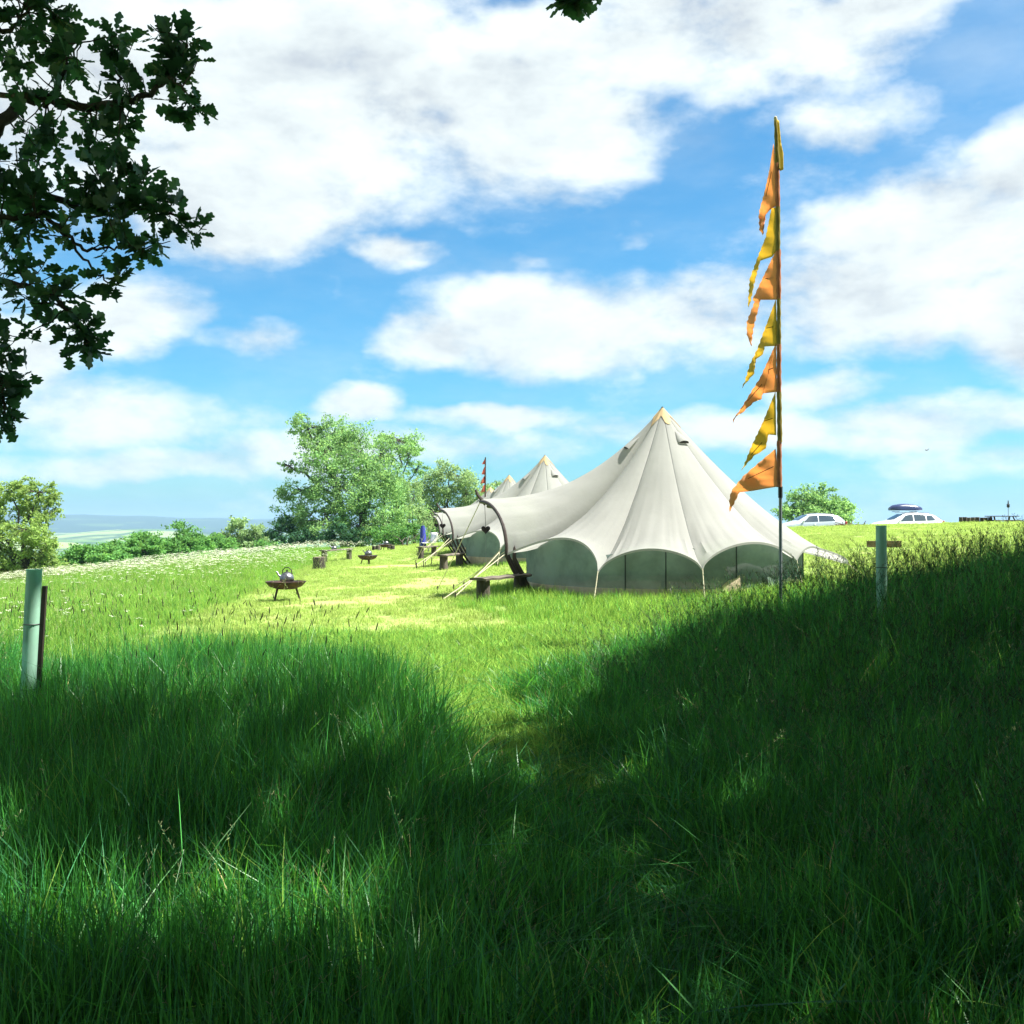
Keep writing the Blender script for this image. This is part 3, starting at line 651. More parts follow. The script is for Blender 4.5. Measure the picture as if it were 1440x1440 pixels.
def scatter(name, sources, X, Y, scale, zs, kind='stuff', label=None, cat=None, tilt=.12):
    c = bpy.data.collections.new(name + '_sources')
    for s in sources: c.objects.link(s)
    n = len(X); me = bpy.data.meshes.new(name); me.vertices.add(n)
    me.vertices.foreach_set('co', np.stack([X, Y, H(X, Y) - .01], 1).astype(np.float32).ravel())
    A = me.attributes.new('rot', 'FLOAT_VECTOR', 'POINT'); A.data.foreach_set('vector', np.stack([rng.normal(0, tilt, n), rng.normal(0, tilt, n), rng.uniform(0, 6.283, n)], 1).astype(np.float32).ravel())
    A = me.attributes.new('scl', 'FLOAT_VECTOR', 'POINT'); A.data.foreach_set('vector', np.stack([scale, scale, scale * zs], 1).astype(np.float32).ravel())
    A = me.attributes.new('pick', 'INT', 'POINT'); A.data.foreach_set('value', rng.integers(0, len(sources), n).astype(np.int32))
    o = bpy.data.objects.new(name, me); COL.objects.link(o)
    g = bpy.data.node_groups.new(name, 'GeometryNodeTree')
    g.interface.new_socket('Geometry', in_out='INPUT', socket_type='NodeSocketGeometry'); g.interface.new_socket('Geometry', in_out='OUTPUT', socket_type='NodeSocketGeometry')
    nn = g.nodes; gi = nn.new('NodeGroupInput'); go = nn.new('NodeGroupOutput'); ip = nn.new('GeometryNodeInstanceOnPoints')
    ci = nn.new('GeometryNodeCollectionInfo'); ci.inputs['Collection'].default_value = c; ci.inputs['Separate Children'].default_value = True; ci.inputs['Reset Children'].default_value = True
    ip.inputs['Pick Instance'].default_value = True
    def attr(nm, ty):
        q = nn.new('GeometryNodeInputNamedAttribute'); q.data_type = ty; q.inputs['Name'].default_value = nm
        return [s for s in q.outputs if s.enabled and s.name == 'Attribute'][0]
    L = g.links.new; L(gi.outputs[0], ip.inputs['Points']); L(ci.outputs[0], ip.inputs['Instance'])
    L(attr('pick', 'INT'), ip.inputs['Instance Index']); L(attr('scl', 'FLOAT_VECTOR'), ip.inputs['Scale'])
    e2r = nn.new('FunctionNodeEulerToRotation'); L(attr('rot', 'FLOAT_VECTOR'), e2r.inputs[0]); L(e2r.outputs[0], ip.inputs['Rotation'])
    L(ip.outputs[0], go.inputs[0])
    md = o.modifiers.new('scatter', 'NODES'); md.node_group = g
    return tag(o, label, cat, None, kind)
def sample(n, y0, y1, spread=.60, extra=.8, power=1.0):
    """points in the visible wedge, uniform per area (power 1) or denser near (power<1)"""
    u_ = rng.random(n); e = 1 + power
    y = (y0 ** e + u_ * (y1 ** e - y0 ** e)) ** (1 / e)
    x = (rng.random(n) * 2 - 1) * (spread * y + extra)
    return x, y
def tallness(x, y):
    """height of the uncut grass, metres (0 where it is kept short)"""
    px = pathx(y); dp = np.abs(x - px)
    m = np.maximum(sstep(dp, .20, .70), .62 * (1 - sstep(y, 5.2, 7.6)))
    n = vnoise(x, y, .8) * .6 + vnoise(x, y, 2.3, 3) * .4
    left = x < px
    endL = 9.6 + (vnoise(x, y * .4, .7, 9) - .5) * 2.6; endR = np.interp(x, [.2, 1.2, 2.5, 4, 8], [8.8, 10.2, 11.0, 11.2, 11.8]) + (vnoise(x, y * 0, 1.1, 4) - .5) * .8
    hL = np.interp(y, [3, 5, 7.5], [.40, .42, .54]) * (1 - sstep(y, endL - 1.0, endL + 1.6)); 
    hR = np.interp(x, [0, .8, 1.8, 2.6, 4], [.30, .34, .42, .58, .64]) * np.interp(y, [3, 5, 8], [.85, .85, 1]) * (1 - sstep(y, endR - .2, endR + 1.0))
    return np.where(left, hL, hR) * m * (.72 + .5 * n)

tall_src = [clump('tall_clump', 80, 1.0, .24, .0068, [M['grass_tall_shade'], M['grass_tall_shade2']], .20, 4, .8) for _ in range(5)] + [clump('tall_clump', 60, .92, .26, .011, [M['grass_tall_shade'], M['grass_tall_shade2']], .32, 5, 1.2) for _ in range(5)] + [clump('tall_clump', 50, .8, .26, .010, [M['grass_tall_shade'], M['grass_dry']], .55, 5, 1.6) for _ in range(2)] + [clump('tall_clump', 70, .9, .25, .0075, [M['grass_tall_shade'], M['grass_sun']], .25, 4, .9) for _ in range(3)]
short_src = [clump('short_clump', 90, 1.0, 2.2, .085, [M['grass_mown'], M['grass_sun']], .8, 2, .8) for _ in range(6)]
mid_src = [clump('mid_clump', 60, 1.0, .80, .034, [M['grass_sun'], M['grass_tall_shade']], .6, 3, .8) for _ in range(6)]
# tall foreground grass
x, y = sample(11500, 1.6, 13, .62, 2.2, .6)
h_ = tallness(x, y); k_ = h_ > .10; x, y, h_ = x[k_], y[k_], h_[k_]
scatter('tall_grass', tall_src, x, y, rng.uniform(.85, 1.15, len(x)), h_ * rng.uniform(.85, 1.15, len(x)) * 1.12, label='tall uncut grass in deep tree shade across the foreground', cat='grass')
# path and in-between
x, y = sample(15000, 1.6, 13, .62, 2.2, .6); h_ = tallness(x, y); k_ = (h_ <= .14); x, y = x[k_], y[k_]
scatter('path_grass', [clump('path_clump', 80, 1.0, 1.4, .045, [M['grass_sun'], M['grass_tall_shade']], 1.0, 3, .9) for _ in range(5)], x, y, rng.uniform(.14, .24, len(x)), np.full(len(x), .8), label='trodden short grass of the path through the meadow', cat='grass')  # mostly sun-coloured blades, so sunlight on the path is partly in the colour
# sunlit grass behind: longer round the tents and in the meadow on the left
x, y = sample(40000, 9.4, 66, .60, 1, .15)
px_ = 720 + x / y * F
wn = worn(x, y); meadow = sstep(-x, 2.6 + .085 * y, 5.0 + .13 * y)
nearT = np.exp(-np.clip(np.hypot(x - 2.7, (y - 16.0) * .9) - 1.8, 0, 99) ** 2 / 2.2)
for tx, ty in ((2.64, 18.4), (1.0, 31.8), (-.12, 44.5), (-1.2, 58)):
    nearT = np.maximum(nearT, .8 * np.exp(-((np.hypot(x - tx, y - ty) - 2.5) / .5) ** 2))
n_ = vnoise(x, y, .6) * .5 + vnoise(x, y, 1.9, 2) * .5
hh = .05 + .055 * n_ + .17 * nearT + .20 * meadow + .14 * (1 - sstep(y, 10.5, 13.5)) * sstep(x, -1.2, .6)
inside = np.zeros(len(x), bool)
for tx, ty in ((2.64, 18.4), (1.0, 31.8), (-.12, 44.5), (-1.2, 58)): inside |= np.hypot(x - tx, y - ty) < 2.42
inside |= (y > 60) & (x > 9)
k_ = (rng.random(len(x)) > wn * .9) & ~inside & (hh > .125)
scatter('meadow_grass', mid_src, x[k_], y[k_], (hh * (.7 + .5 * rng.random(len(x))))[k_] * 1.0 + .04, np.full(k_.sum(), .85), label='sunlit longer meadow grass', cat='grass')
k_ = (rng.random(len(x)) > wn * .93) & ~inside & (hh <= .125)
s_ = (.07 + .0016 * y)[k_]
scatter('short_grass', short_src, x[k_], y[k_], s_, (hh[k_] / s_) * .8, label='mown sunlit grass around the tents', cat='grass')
# edge: dark spikes of timothy on the left, leaning panicles on the right
x, y = sample(5200, 5.0, 14, .60, .5, 1.0); L_ = (x < pathx(y) - .9) & (y < 10.5 + np.clip(-x - 2, 0, 3)) & (vnoise(x, y, .5, 7) > .35); x, y = x[L_], y[L_]
scatter('timothy_spikes', [stem_head('spike', 1.0, .16, [M['grass_tall_shade'], M['seed']]) for _ in range(8)], x[:480], y[:480], rng.uniform(.5, .86, len(x[:480])), np.ones(len(x[:480])), label='dark seed spikes standing above the grass on the left', cat='grass')
x, y = sample(9000, 3.0, 11.6, .60, .5, 1.0); L_ = ((x > pathx(y) + .9)); x, y = x[L_], y[L_]; w_ = tallness(x, y) > .25; x, y = x[w_][:3400], y[w_][:3400]
scatter('leaning_seed_stems', [stem_head('panicle', 1.0, .35, [M['grass_tall_shade2'], M['seed_pale']]) for _ in range(3)] + [stem_head('panicle', 1.0, .35, [M['grass_tall_shade2'], M['seed']]) for _ in range(9)], x, y, np.interp(x, [0, 1.5, 3], [.45, .62, .86]) * rng.uniform(.8, 1.1, len(x)), np.ones(len(x)), label='leaning seed stems above the grass on the right', cat='grass', tilt=.1)
x, y = sample(2600, 2.6, 9, .60, .5, .8); w_ = (tallness(x, y) > .25); x, y = x[w_][:900], y[w_][:900]
scatter('pale_grass_stems', [stem_head('panicle', 1.0, .35, [M['grass_tall_shade2'], M['seed_pale']]) for _ in range(6)], x, y, rng.uniform(.4, .62, len(x)), np.ones(len(x)), label='thin pale flowering stems in the shaded grass', cat='grass', tilt=.16)
x, y = sample(16000, 8.8, 40, .60, .5, .8); md_ = sstep(-x, 1.5 + .07 * y, 3.5 + .14 * y); k_ = rng.random(len(x)) < md_ * .9; x, y = x[k_], y[k_]
scatter('meadow_seed_stems', [stem_head('panicle', 1.0, .25, [M['grass_sun'], M['straw_seed']]) for _ in range(8)], x, y, rng.uniform(.35, .62, len(x)), np.ones(len(x)), label='pale wispy seed stems all over the sunlit meadow on the left', cat='grass', tilt=.12)
# cow parsley
umb = [stem_head('umbel', 1.0, .08, [M['grass_sun'], M['petal']]) for _ in range(8)]
x, y = sample(70000, 9.5, 62, .60, 1, .9); md_ = sstep(-x, 2.0 + .08 * y, 4.5 + .16 * y)
pr = md_ * (.26 + .8 * sstep(y, 16, 36)) * (vnoise(x, y, .35, 1) > .3); k_ = rng.random(len(x)) < pr * .62; x, y = x[k_], y[k_]
scatter('cow_parsley', umb, x, y, rng.uniform(.40, .60, len(x)) * (1 + .5 * sstep(y, 15, 45)), 1 / (1 + .5 * sstep(y, 15, 45)), label='white cow parsley flowering through the meadow on the left', cat='flowers')

# ------------------------------------------------------------------ tents
TH = {'peak': 3.2}
CUSP = [(-160, 2.91, .67), (-119, 2.75, .44), (-86.6, 2.90, .50), (-48, 2.70, .59), (-3.5, 3.2, .50)]
ARCH = {0: (.42, .26), 1: (.32, .24), 2: (.34, .24), 3: (.24, .12)}
def edge(th):
    """canopy edge at bearing th (deg, -180..180; 180 = porch): r, h"""
    if th > 0 or th < -180: th = -abs(((th + 180) % 360) - 180)
    if th < -160:
        s = (th + 180) / 20.0      # 0 at the apex, 1 at the shoulder
        yy = -1.0 * math.sin(s * math.pi / 2) ** .95; xx = -3.19 + .46 * math.sin(s * math.pi / 2)
        return math.hypot(xx, yy), .67 + .91 * math.cos(s * math.pi / 2) ** .85, math.degrees(math.atan2(yy, xx))
    if th > -3.5:
        return CUSP[4][1], CUSP[4][2], th
    for i in range(4):
        a, b = CUSP[i], CUSP[i + 1]
        if a[0] <= th <= b[0]:
            s = (th - a[0]) / (b[0] - a[0]); q = s ** (1.7 if i == 0 else 1)
            up = max(0, 1 - (2 * q - 1) ** 2) ** .62; hh, rr = ARCH[i]
            if i == 3: up = math.sin(min(1, s / .26) * math.pi / 2) ** .8 if s < .26 else ((1 - s) / .74) ** 1.0
            return a[1] + (b[1] - a[1]) * s - rr * up, a[2] + (b[2] - a[2]) * s + hh * up, th
def prof_p(th):
    d = abs(abs(th) - 180); return 1.38 + .92 * math.exp(-(d / 30.0) ** 2)
def canopy_pt(th, tt):
    r, h, tha = edge(th); p = prof_p(th)
    if th > 0: tha = abs(tha)
    z = TH['peak'] + (h - TH['peak']) * (1 - (1 - tt) ** p)
    # panels belly in between the ridges
    rr = r * tt
    sh = min(abs(th - c[0]) for c in CUSP + [(180, 0, 0), (-180, 0, 0)] + [(-c[0], 0, 0) for c in CUSP])
    z -= .012 * math.sin(math.pi * min(tt, 1)) * min(1, sh / 14)
    # creases fanning from the pegged corners and along the porch flank
    w = tt ** 5 * math.exp(-(sh / 9) ** 2) * .040 * math.sin(sh * 2.2 + 1) + tt ** 3 * .010 * math.sin(th * 1.1 + tt * 5) + .010 * tt * math.sin(th * .37 + 9 * tt) * math.sin(tt * 23 + th * .11)
    fl = math.exp(-((abs(th) - 160) / 13.0) ** 2) * sstep(tt, .35, .7) * .026
    w += fl * math.sin(abs(th) * .85 + 3 * tt) * (1 - .5 * tt)
    z += w * (1 - tt ** 12)
    a = R(tha)
    return Vector((rr * math.cos(a), rr * math.sin(a), z))
def make_tent(label):
    root = empty('bell_tent', (0, 0, 0), 0, label, 'tent', 'canvas bell tents in a row')
    angs = []
    keys = sorted([-180] + [c[0] for c in CUSP] + [-c[0] for c in CUSP] + [180])
    for a_, b_ in zip(keys[:-1], keys[1:]):
        m = max(2, int(abs(b_ - a_) / 1.0)); angs += [a_ + (b_ - a_) * i / m for i in range(m)]
    angs.append(180)
    NT_ = 56; c = MB()
    rows = [[canopy_pt(th, .01 + .99 * i / NT_) for th in angs] for i in range(NT_ + 1)]
    c.grid(rows)
    hem = [[canopy_pt(th, 1.0) + Vector((0, 0, -dz)) for th in angs] for dz in (0, .035)]
    c.grid(hem)
    for cc in [q[0] for q in CUSP[1:4]] + [-14] + [-q[0] for q in CUSP[1:4]]:
        pa = [canopy_pt(cc - .0, .04 + .95 * i / 40) for i in range(41)]
        tang = Vector((-math.sin(R(cc)), math.cos(R(cc)), 0))
        c.grid([[p + tang * (s * .009) + Vector((0, 0, .006)) for s in (-1, 1)] for p in pa], 1)
    can = c.build('canopy', [M['canvas'], M['canvas_seam']], root)
    # reinforced peak
    c = MB(); pr = []
    for i in range(7):
        pr.append([canopy_pt(th, .001 + i / 6 * (.075 + .025 * math.cos(R(th) * 5))) * 1.0 + Vector((math.cos(R(th)) * .006, math.sin(R(th)) * .006, .012)) for th in angs[::4]])
    c.grid(pr); c.build('peak_cap', M['canvas_tan'], root)
    # vents under the peak
    for va in (-58, -172, 60):
        v = MB(); base = canopy_pt(va, .17); tg = Vector((-math.sin(R(va)), math.cos(R(va)), 0)); od = Vector((math.cos(R(va)), math.sin(R(va)), 0))
        low = canopy_pt(va, .215); nrm = Vector((od.x * .75, od.y * .75, .66)); rows = []
        for i in range(9):
            a_ = math.pi * i / 8; p = tg * math.cos(a_) * .12
            rows.append([base.lerp(low, 1) + p + nrm * (.004 + .075 * math.sin(a_)), base.lerp(low, .4) + p * .8 + nrm * (.006 + .06 * math.sin(a_)), base.lerp(low, -.6) + p * .3 + nrm * .006])
        v.grid(rows); vo = v.build('vent', M['canvas'], root)
        d = MB(); cpt = low + nrm * .012
        d.add([cpt + tg * math.cos(math.pi * i / 10) * .105 + nrm * .062 * math.sin(math.pi * i / 10) + od * .004 for i in range(11)], [tuple(range(11))]); d.build('vent_shade_sheet', M['black'], vo, False)  # black sheet standing in for the shade inside the vent
    # wall of insect mesh on a ground-sheet tray
    wv = MB(); wr = 2.38; top_r = []
    WA = list(range(-180, 180, 5))
    def can_h(th, r):
        e = edge(th); tt = min(1, r / e[0]); return canopy_pt(th, tt).z
    rows = [[Vector((wr * math.cos(R(a_)), wr * math.sin(R(a_)), z)) for a_ in WA + [180]] for z in (.14,)]
    rows.append([Vector((wr * math.cos(R(a_)), wr * math.sin(R(a_)), min(1.75, can_h(a_, wr) - .02))) for a_ in WA + [180]])
    lo, hi = rows; rr = [[l.lerp(h, f) + Vector((l.x, l.y, 0)).normalized() * (.03 * math.sin(f * 3.14) * math.sin(i * 1.3)) for i, (l, h) in enumerate(zip(lo, hi))] for f in (0, .25, .5, .75, 1)]
    wv.grid(rr); wv.build('mesh_wall', M['mesh'], root)
    for a_ in (-176, -112, -97, -70, -22, 20, 100, 140):
        fr = MB(); d_ = Vector((math.cos(R(a_)), math.sin(R(a_)), 0)); fr.tube([d_ * (wr + .006) + Vector((0, 0, .1)), d_ * (wr + .006) + Vector((0, 0, min(1.7, can_h(a_, wr) - .03)))], .011, 5)
        fr.build('wall_seam', M['mesh_frame'], root)
    gs = MB(); gs.grid([[Vector(((wr + k_) * math.cos(R(a_)), (wr + k_) * math.sin(R(a_)), z)) for a_ in WA] for k_, z in ((.012, -.12), (.02, .1), (.012, .165), (-.01, .165))], 0, True)
    gs.build('groundsheet', M['sheet'], root)
    MB().add([Vector((wr * .985 * math.cos(R(a_)), wr * .985 * math.sin(R(a_)), .045)) for a_ in WA], [tuple(range(len(WA)))]).build('floor', M['floor'], root, False)
    for (a0_, a1_, h0_, h1_, m_) in ((-80, -69, .12, .36, 'sheet'), (-56, -47, .30, .26, 'white'), (-47, -30, .28, .24, 'sheet')):  # low pale patches set just outside the mesh wall
        q = MB(); q.grid([[Vector(((wr + .03 + .02 * math.sin(3.1 * f)) * math.cos(R(a_)), (wr + .03 + .02 * math.sin(3.1 * f)) * math.sin(R(a_)), .02 + f * (h0_ + (h1_ - h0_) * (a_ - a0_) / (a1_ - a0_) + .02 * math.sin(a_)))) for a_ in np.linspace(a0_, a1_, 8)] for f in np.linspace(0, 1, 5)]); q.build('lower_patch', M[m_], root)
    # centre pole
    MB().tube([(0, 0, -.05), (0, 0, 3.215)], .022, 10).build('centre_pole', M['pole'], root)
    # porch arch: two laminated bars, bent to a point, leaning out
    for k_, off in enumerate((0, .13)):
        for s_ in (-1, 1):
            pts = []
            for i in range(13):
                th = -180 + 20 * i / 12; r, h, ta = edge(th); pts.append(Vector((r * math.cos(R(ta)) + off, s_ * abs(r * math.sin(R(ta))) * (1 - off * .45), h - .035 - off * .6)))
            ft = Vector((-2.32 + off * .9, s_ * .86, -.08)); last = pts[-1]
            for i in range(1, 7): pts.append(last.lerp(ft, i / 6) + Vector((-.03 * math.sin(3.14 * i / 6), 0, 0)))
            a = MB(); a.tube(pts, .031, 8); a.build('arch_pole', M['dwood'], root)
    fin = MB(); fin.tube([(-3.10, 0, 1.50), (-3.24, 0, 1.66), (-3.28, 0, 1.76)], [.034, .028, .02], 8)
    fin.build('arch_finial', M['dwood'], root)
    # guy ropes and pegs
    def rope(a_, b_, n=1):
        q = MB(); q.tube([Vector(a_).lerp(Vector(b_), i / 8) - Vector((0, 0, .02 * math.sin(math.pi * i / 8))) for i in range(9)], .0085, 5); q.build('guy_rope', M['rope'], root)
        p = MB(); p.tube([Vector(b_) + Vector((0, 0, .06)), Vector(b_) - Vector((0, 0, .15))], .014, 6); p.build('peg', M['dwood'], root)
    for s_ in (-1, 1):
        rope((-2.74, s_ * 1.0, .67), (-3.75, s_ * 1.55, -.05)); rope((-2.82, s_ * .98, .72), (-3.55, s_ * 1.5, .0))
        for (th, r, h) in CUSP[1:4]:
            d_ = Vector((math.cos(R(th)), s_ * -math.sin(R(th)), 0)) * 1.0
            d_.y = s_ * abs(math.sin(R(th))); rope(d_ * r + Vector((0, 0, h)), d_ * (r + .17) + Vector((0, 0, -.05)))
    rope((3.2, 0, .50), (3.75, 0, .1)); rope((-3.19, 0, 1.56), (-4.05, 1.5, -.08))
    return root
TP = [(2.64, 18.4), (1.0, 31.8), (-.12, 44.5), (-1.2, 58.0)]
TL = ['cream canvas bell tent with scalloped sides, nearest and largest of the row', 'cream bell tent directly behind the nearest one, second in the row', 'third bell tent in the row, only peak and porch showing', 'furthest bell tent in the row, its small peak beside the red flags']
tent = make_tent(TL[0]); tents = []
for i, (x, y) in enumerate(TP):
    q = tent if i == 0 else copy_tree(tent); z = (.42, .44, .42, .38)[i]; q.location = (x, y, z); q['label'] = TL[i]; tents.append(q)
# hearts hanging from each porch
def heart_mesh(w):
    mb = MB(); n = 28; pr = []
    for k_ in range(n):
        a_ = 2 * math.pi * k_ / n; hx = 16 * math.sin(a_) ** 3; hz = 13 * math.cos(a_) - 5 * math.cos(2 * a_) - 2 * math.cos(3 * a_) - math.cos(4 * a_); pr.append((hx / 32 * w, hz / 32 * w))
    rows = [[Vector((x * s, y_, z * s)) for x, z in pr] for s, y_ in ((.05, -.028), (.8, -.026), (1, 0), (.8, .026), (.05, .028))]
    mb.grid(rows, 0, True); return mb
for i, (x, y) in enumerate(TP[:3]):
    z0 = tents[i].location.z + 1.52
    hd = empty('hanging_heart', (x - 3.12, y, z0), R(-12), ('dark wicker heart hanging on a cord from the porch of the nearest tent', 'dark wicker heart hanging in the porch of the second tent', 'small dark heart hanging in the porch of the third tent')[i], 'heart decoration', 'hearts hanging in the tent porches')
    h_ = heart_mesh(.19 if i else .165); ho = h_.build('heart', M['heart'], hd); ho.location = (.02, 0, -.46)
    MB().tube([(0, 0, 0), (.01, 0, -.2), (.02, 0, -.42)], .004, 4).build('cord', M['black'], hd)
    if i == 0: MB().tube([(.02, 0, -.52), (.02, 0, -1.2)], .003, 4).build('cord', M['pole'], hd)
# bed inside the nearest tent
bed = empty('camp_bed', (4.1, 18.0, .48), R(80), 'low bed with white covers inside the nearest tent, seen through its mesh', 'bed')
MB().box((0, 0, .12), (1.8, .8, .2)).build('mattress', M['floor'], bed, False, .03)
MB().grid([[Vector((x_, y_, .24 + .09 * math.sin(x_ * 5) * math.sin(y_ * 7 + 1) + .06)) for y_ in np.linspace(-.42, .42, 9)] for x_ in np.linspace(-.9, .5, 12)]).build('duvet', M['white'], bed, True, 0, .06)
MB().lathe([(.02, 0), (.2, .02), (.26, .07), (.2, .12), (.02, .14)], (.72, 0, .22), 14).build('pillow', M['white'], bed)

# ------------------------------------------------------------------ main flag mast
x = P(1096, 0, 11).x; mast = empty('flag_mast', (x, 11, h1(x, 11)), 0, 'tall thin pole flying ragged yellow and orange pennants beside the nearest tent', 'flag pole')
bz = mast.location.z; D = 11.0
def loc2(px, py, dy=0):
    p = P(px, py, D + dy); return Vector((p.x - x, dy, p.z - bz))
top = loc2(1092, 165); 
MB().tube([(0.012, 0, -.2), loc2(1097.5, 684) , loc2(1096, 500), loc2(1094.5, 300), top], [.019, .018, .015, .011, .007], 8).build('pole', M['pole'], mast)
MB().tube([loc2(1097.5, 700), loc2(1097.5, 684)], .024, 8).build('pole_collar', M['black'], mast)
MB().lathe([(.001, .03), (.016, .02), (.02, 0), (.012, -.03)], top, 10).build('pole_tip', M['rope'], mast)
def strip(seg, m, nm='sleeve'):
    """wrap of cloth round the pole between two heights, flattened"""
    (xa, ya, wa), (xb, yb, wb) = seg; q = MB(); rows = []
    for i in range(13):
        f = i / 12; c_ = loc2(xa + (xb - xa) * f, ya + (yb - ya) * f); w_ = (wa + (wb - wa) * f) * .72 / F * D / 2
        rows.append([c_ + Vector((math.cos(a_) * (w_ + .003 * math.sin(i * 2.1)), math.sin(a_) * (.028 + .004 * math.sin(i + a_ * 3)), 0)) for a_ in [6.283 * k_ / 14 for k_ in range(14)]])
    q.grid(rows, 0, True); q.build(nm, M['orange_sleeve'] if m is M['orange'] else M['yellow_sleeve'], mast)
def pennant(poly, m, stitch, amp=.05, seed=0, lines=()):
    """triangular flag drooping and folding back on itself; poly in view pixels, given real folds in depth"""
    bm = bmesh.new(); rnd = random.Random(seed)
    vs = [bm.verts.new((p[0], 0, p[1])) for p in poly]
    f = bm.faces.new(vs); bmesh.ops.triangulate(bm, faces=[f])
    for _ in range(4):
        long_ = [e for e in bm.edges if e.calc_length() > 5]
        if not long_: break
        bmesh.ops.subdivide_edges(bm, edges=long_, cuts=1); bmesh.ops.triangulate(bm, faces=bm.faces[:])
    ph = rnd.uniform(0, 6)
    for v in bm.verts:
        px, py = v.co.x, v.co.z; far = max(0, (1094 - px)) / 60; 
        dy = amp * (math.sin((px * .9 + py * .35) * .11 + ph) * .8 + .5 * math.sin((px * .5 - py * .8) * .2 + ph * 2)) * min(1, far * 2.2) + .34 * far
        w = loc2(px + .8 * math.sin(py * .7 + ph) * min(1, far * 2), py, 0); k_ = (D + dy) / D; v.co = Vector(((w.x + x) * k_ - x, dy, (w.z + bz - EYE) * k_ + EYE - bz))
    me = bpy.data.meshes.new('pennant'); bm.to_mesh(me); bm.free()
    o = link('pennant', me, m, mast); sm = o.modifiers.new('s', 'SOLIDIFY'); sm.thickness = .002
    for (a_, b_) in lines:
        l = MB(); pa = [loc2(a_[0] + (b_[0] - a_[0]) * i / 8, a_[1] + (b_[1] - a_[1]) * i / 8) for i in range(9)]
        for p_ in pa: 
            px = p_.x / D * F + 1096; far = max(0, 1094 - px) / 60; dy = .34 * far - amp * 1.1 * min(1, far * 2.2); k_ = (D + dy) / D; p_.x = (p_.x + x) * k_ - x; p_.z = (p_.z + bz - EYE) * k_ + EYE - bz; p_.y = dy
        l.tube(pa, .004, 4); l.build('hem_stitch', stitch, o)
O_, Y_ = M['orange'], M['yellow']
strip(((1092, 166, 5), (1095, 236, 11)), Y_); strip(((1094, 228, 9), (1095, 290, 9)), O_); strip(((1095, 290, 9), (1095, 352, 9)), Y_); strip(((1096, 350, 8), (1096, 420, 9)), O_)
strip(((1096, 420, 7), (1096, 484, 9)), Y_); strip(((1096, 484, 9), (1096, 551, 9)), O_); strip(((1096, 551, 9), (1097, 622, 10)), Y_); strip(((1096, 620, 9), (1096, 685, 11)), O_)
pennant([(1092, 164), (1097, 168), (1100, 200), (1103, 214), (1103, 237), (1098, 239), (1094, 225), (1090, 190)], Y_, M['stitch_y'], .02, 1)
pennant([(1089, 200), (1093, 228), (1094, 288), (1086, 292), (1078, 300), (1073, 312), (1074, 330), (1069, 322), (1073, 305), (1068, 302), (1070, 292), (1078, 262), (1084, 234)], O_, M['stitch'], .05, 2, [((1086, 240), (1078, 275))])
pennant([(1092, 290), (1094, 350), (1087, 360), (1070, 366), (1062, 396), (1056, 425), (1053, 432), (1053, 424), (1055, 392), (1066, 362), (1078, 332), (1086, 292)], Y_, M['stitch_y'], .05, 3)
pennant([(1093, 350), (1095, 421), (1070, 421), (1066, 438), (1060, 462), (1057, 487), (1051, 470), (1051, 452), (1062, 424), (1059, 421), (1076, 385), (1087, 362)], O_, M['stitch'], .05, 4, [((1088, 390), (1077, 391))])
pennant([(1092, 420), (1094, 486), (1076, 487), (1074, 497), (1063, 506), (1061, 525), (1050, 538), (1043, 546), (1048, 536), (1055, 512), (1065, 492), (1080, 452)], Y_, M['stitch_y'], .06, 5, [((1088, 459), (1078, 461))])
pennant([(1092, 482), (1093, 551), (1073, 553), (1071, 561), (1060, 566), (1042, 582), (1035, 586), (1031, 595), (1031, 590), (1042, 575), (1058, 549), (1070, 530)], O_, M['stitch'], .05, 6, [((1072, 540), (1042, 575)), ((1088, 517), (1081, 520))])
pennant([(1091, 550), (1092, 612), (1081, 611), (1077, 631), (1062, 640), (1048, 655), (1043, 662), (1048, 650), (1058, 625), (1072, 596), (1082, 572)], Y_, M['stitch_y'], .05, 7, [((1087, 588), (1075, 592)), ((1072, 622), (1056, 640))])
pennant([(1091, 631), (1096, 684), (1060, 690), (1040, 692), (1034, 705), (1026, 720), (1026, 700), (1029, 690), (1045, 670), (1068, 650)], O_, M['stitch'], .05, 8, [((1088, 656), (1052, 673))])
# second mast far behind the tents
xx = P(682, 0, 50).x; fm = empty('flag_mast', (xx, 50, h1(xx, 50)), 0, 'distant pole with ragged red pennants standing behind the further tents', 'flag pole')
zt = P(682, 643, 50).z - fm.location.z; MB().tube([(0, 0, -.2), (.02, 0, zt)], [.045, .03], 6).build('pole', M['rust'], fm)
for k_, (a_, b_, L_) in enumerate(((645, 653, .14), (655, 668, .2), (668, 680, .22), (680, 692, .26))):
    za, zb = P(0, a_, 50).z - fm.location.z, P(0, b_, 50).z - fm.location.z; q = MB()
    q.grid([[Vector((-L_ * v * (1 - .2 * (k_ % 2)), .05 * math.sin(v * 5 + k_), za + (zb - za) * (.5 + (u_ - .5) * (1 - v * .92)) - L_ * .9 * v ** 1.3)) for v in np.linspace(0, 1, 6)] for u_ in np.linspace(0, 1, 5)])
    q.build('pennant', M['red'], fm, True, 0, .004)

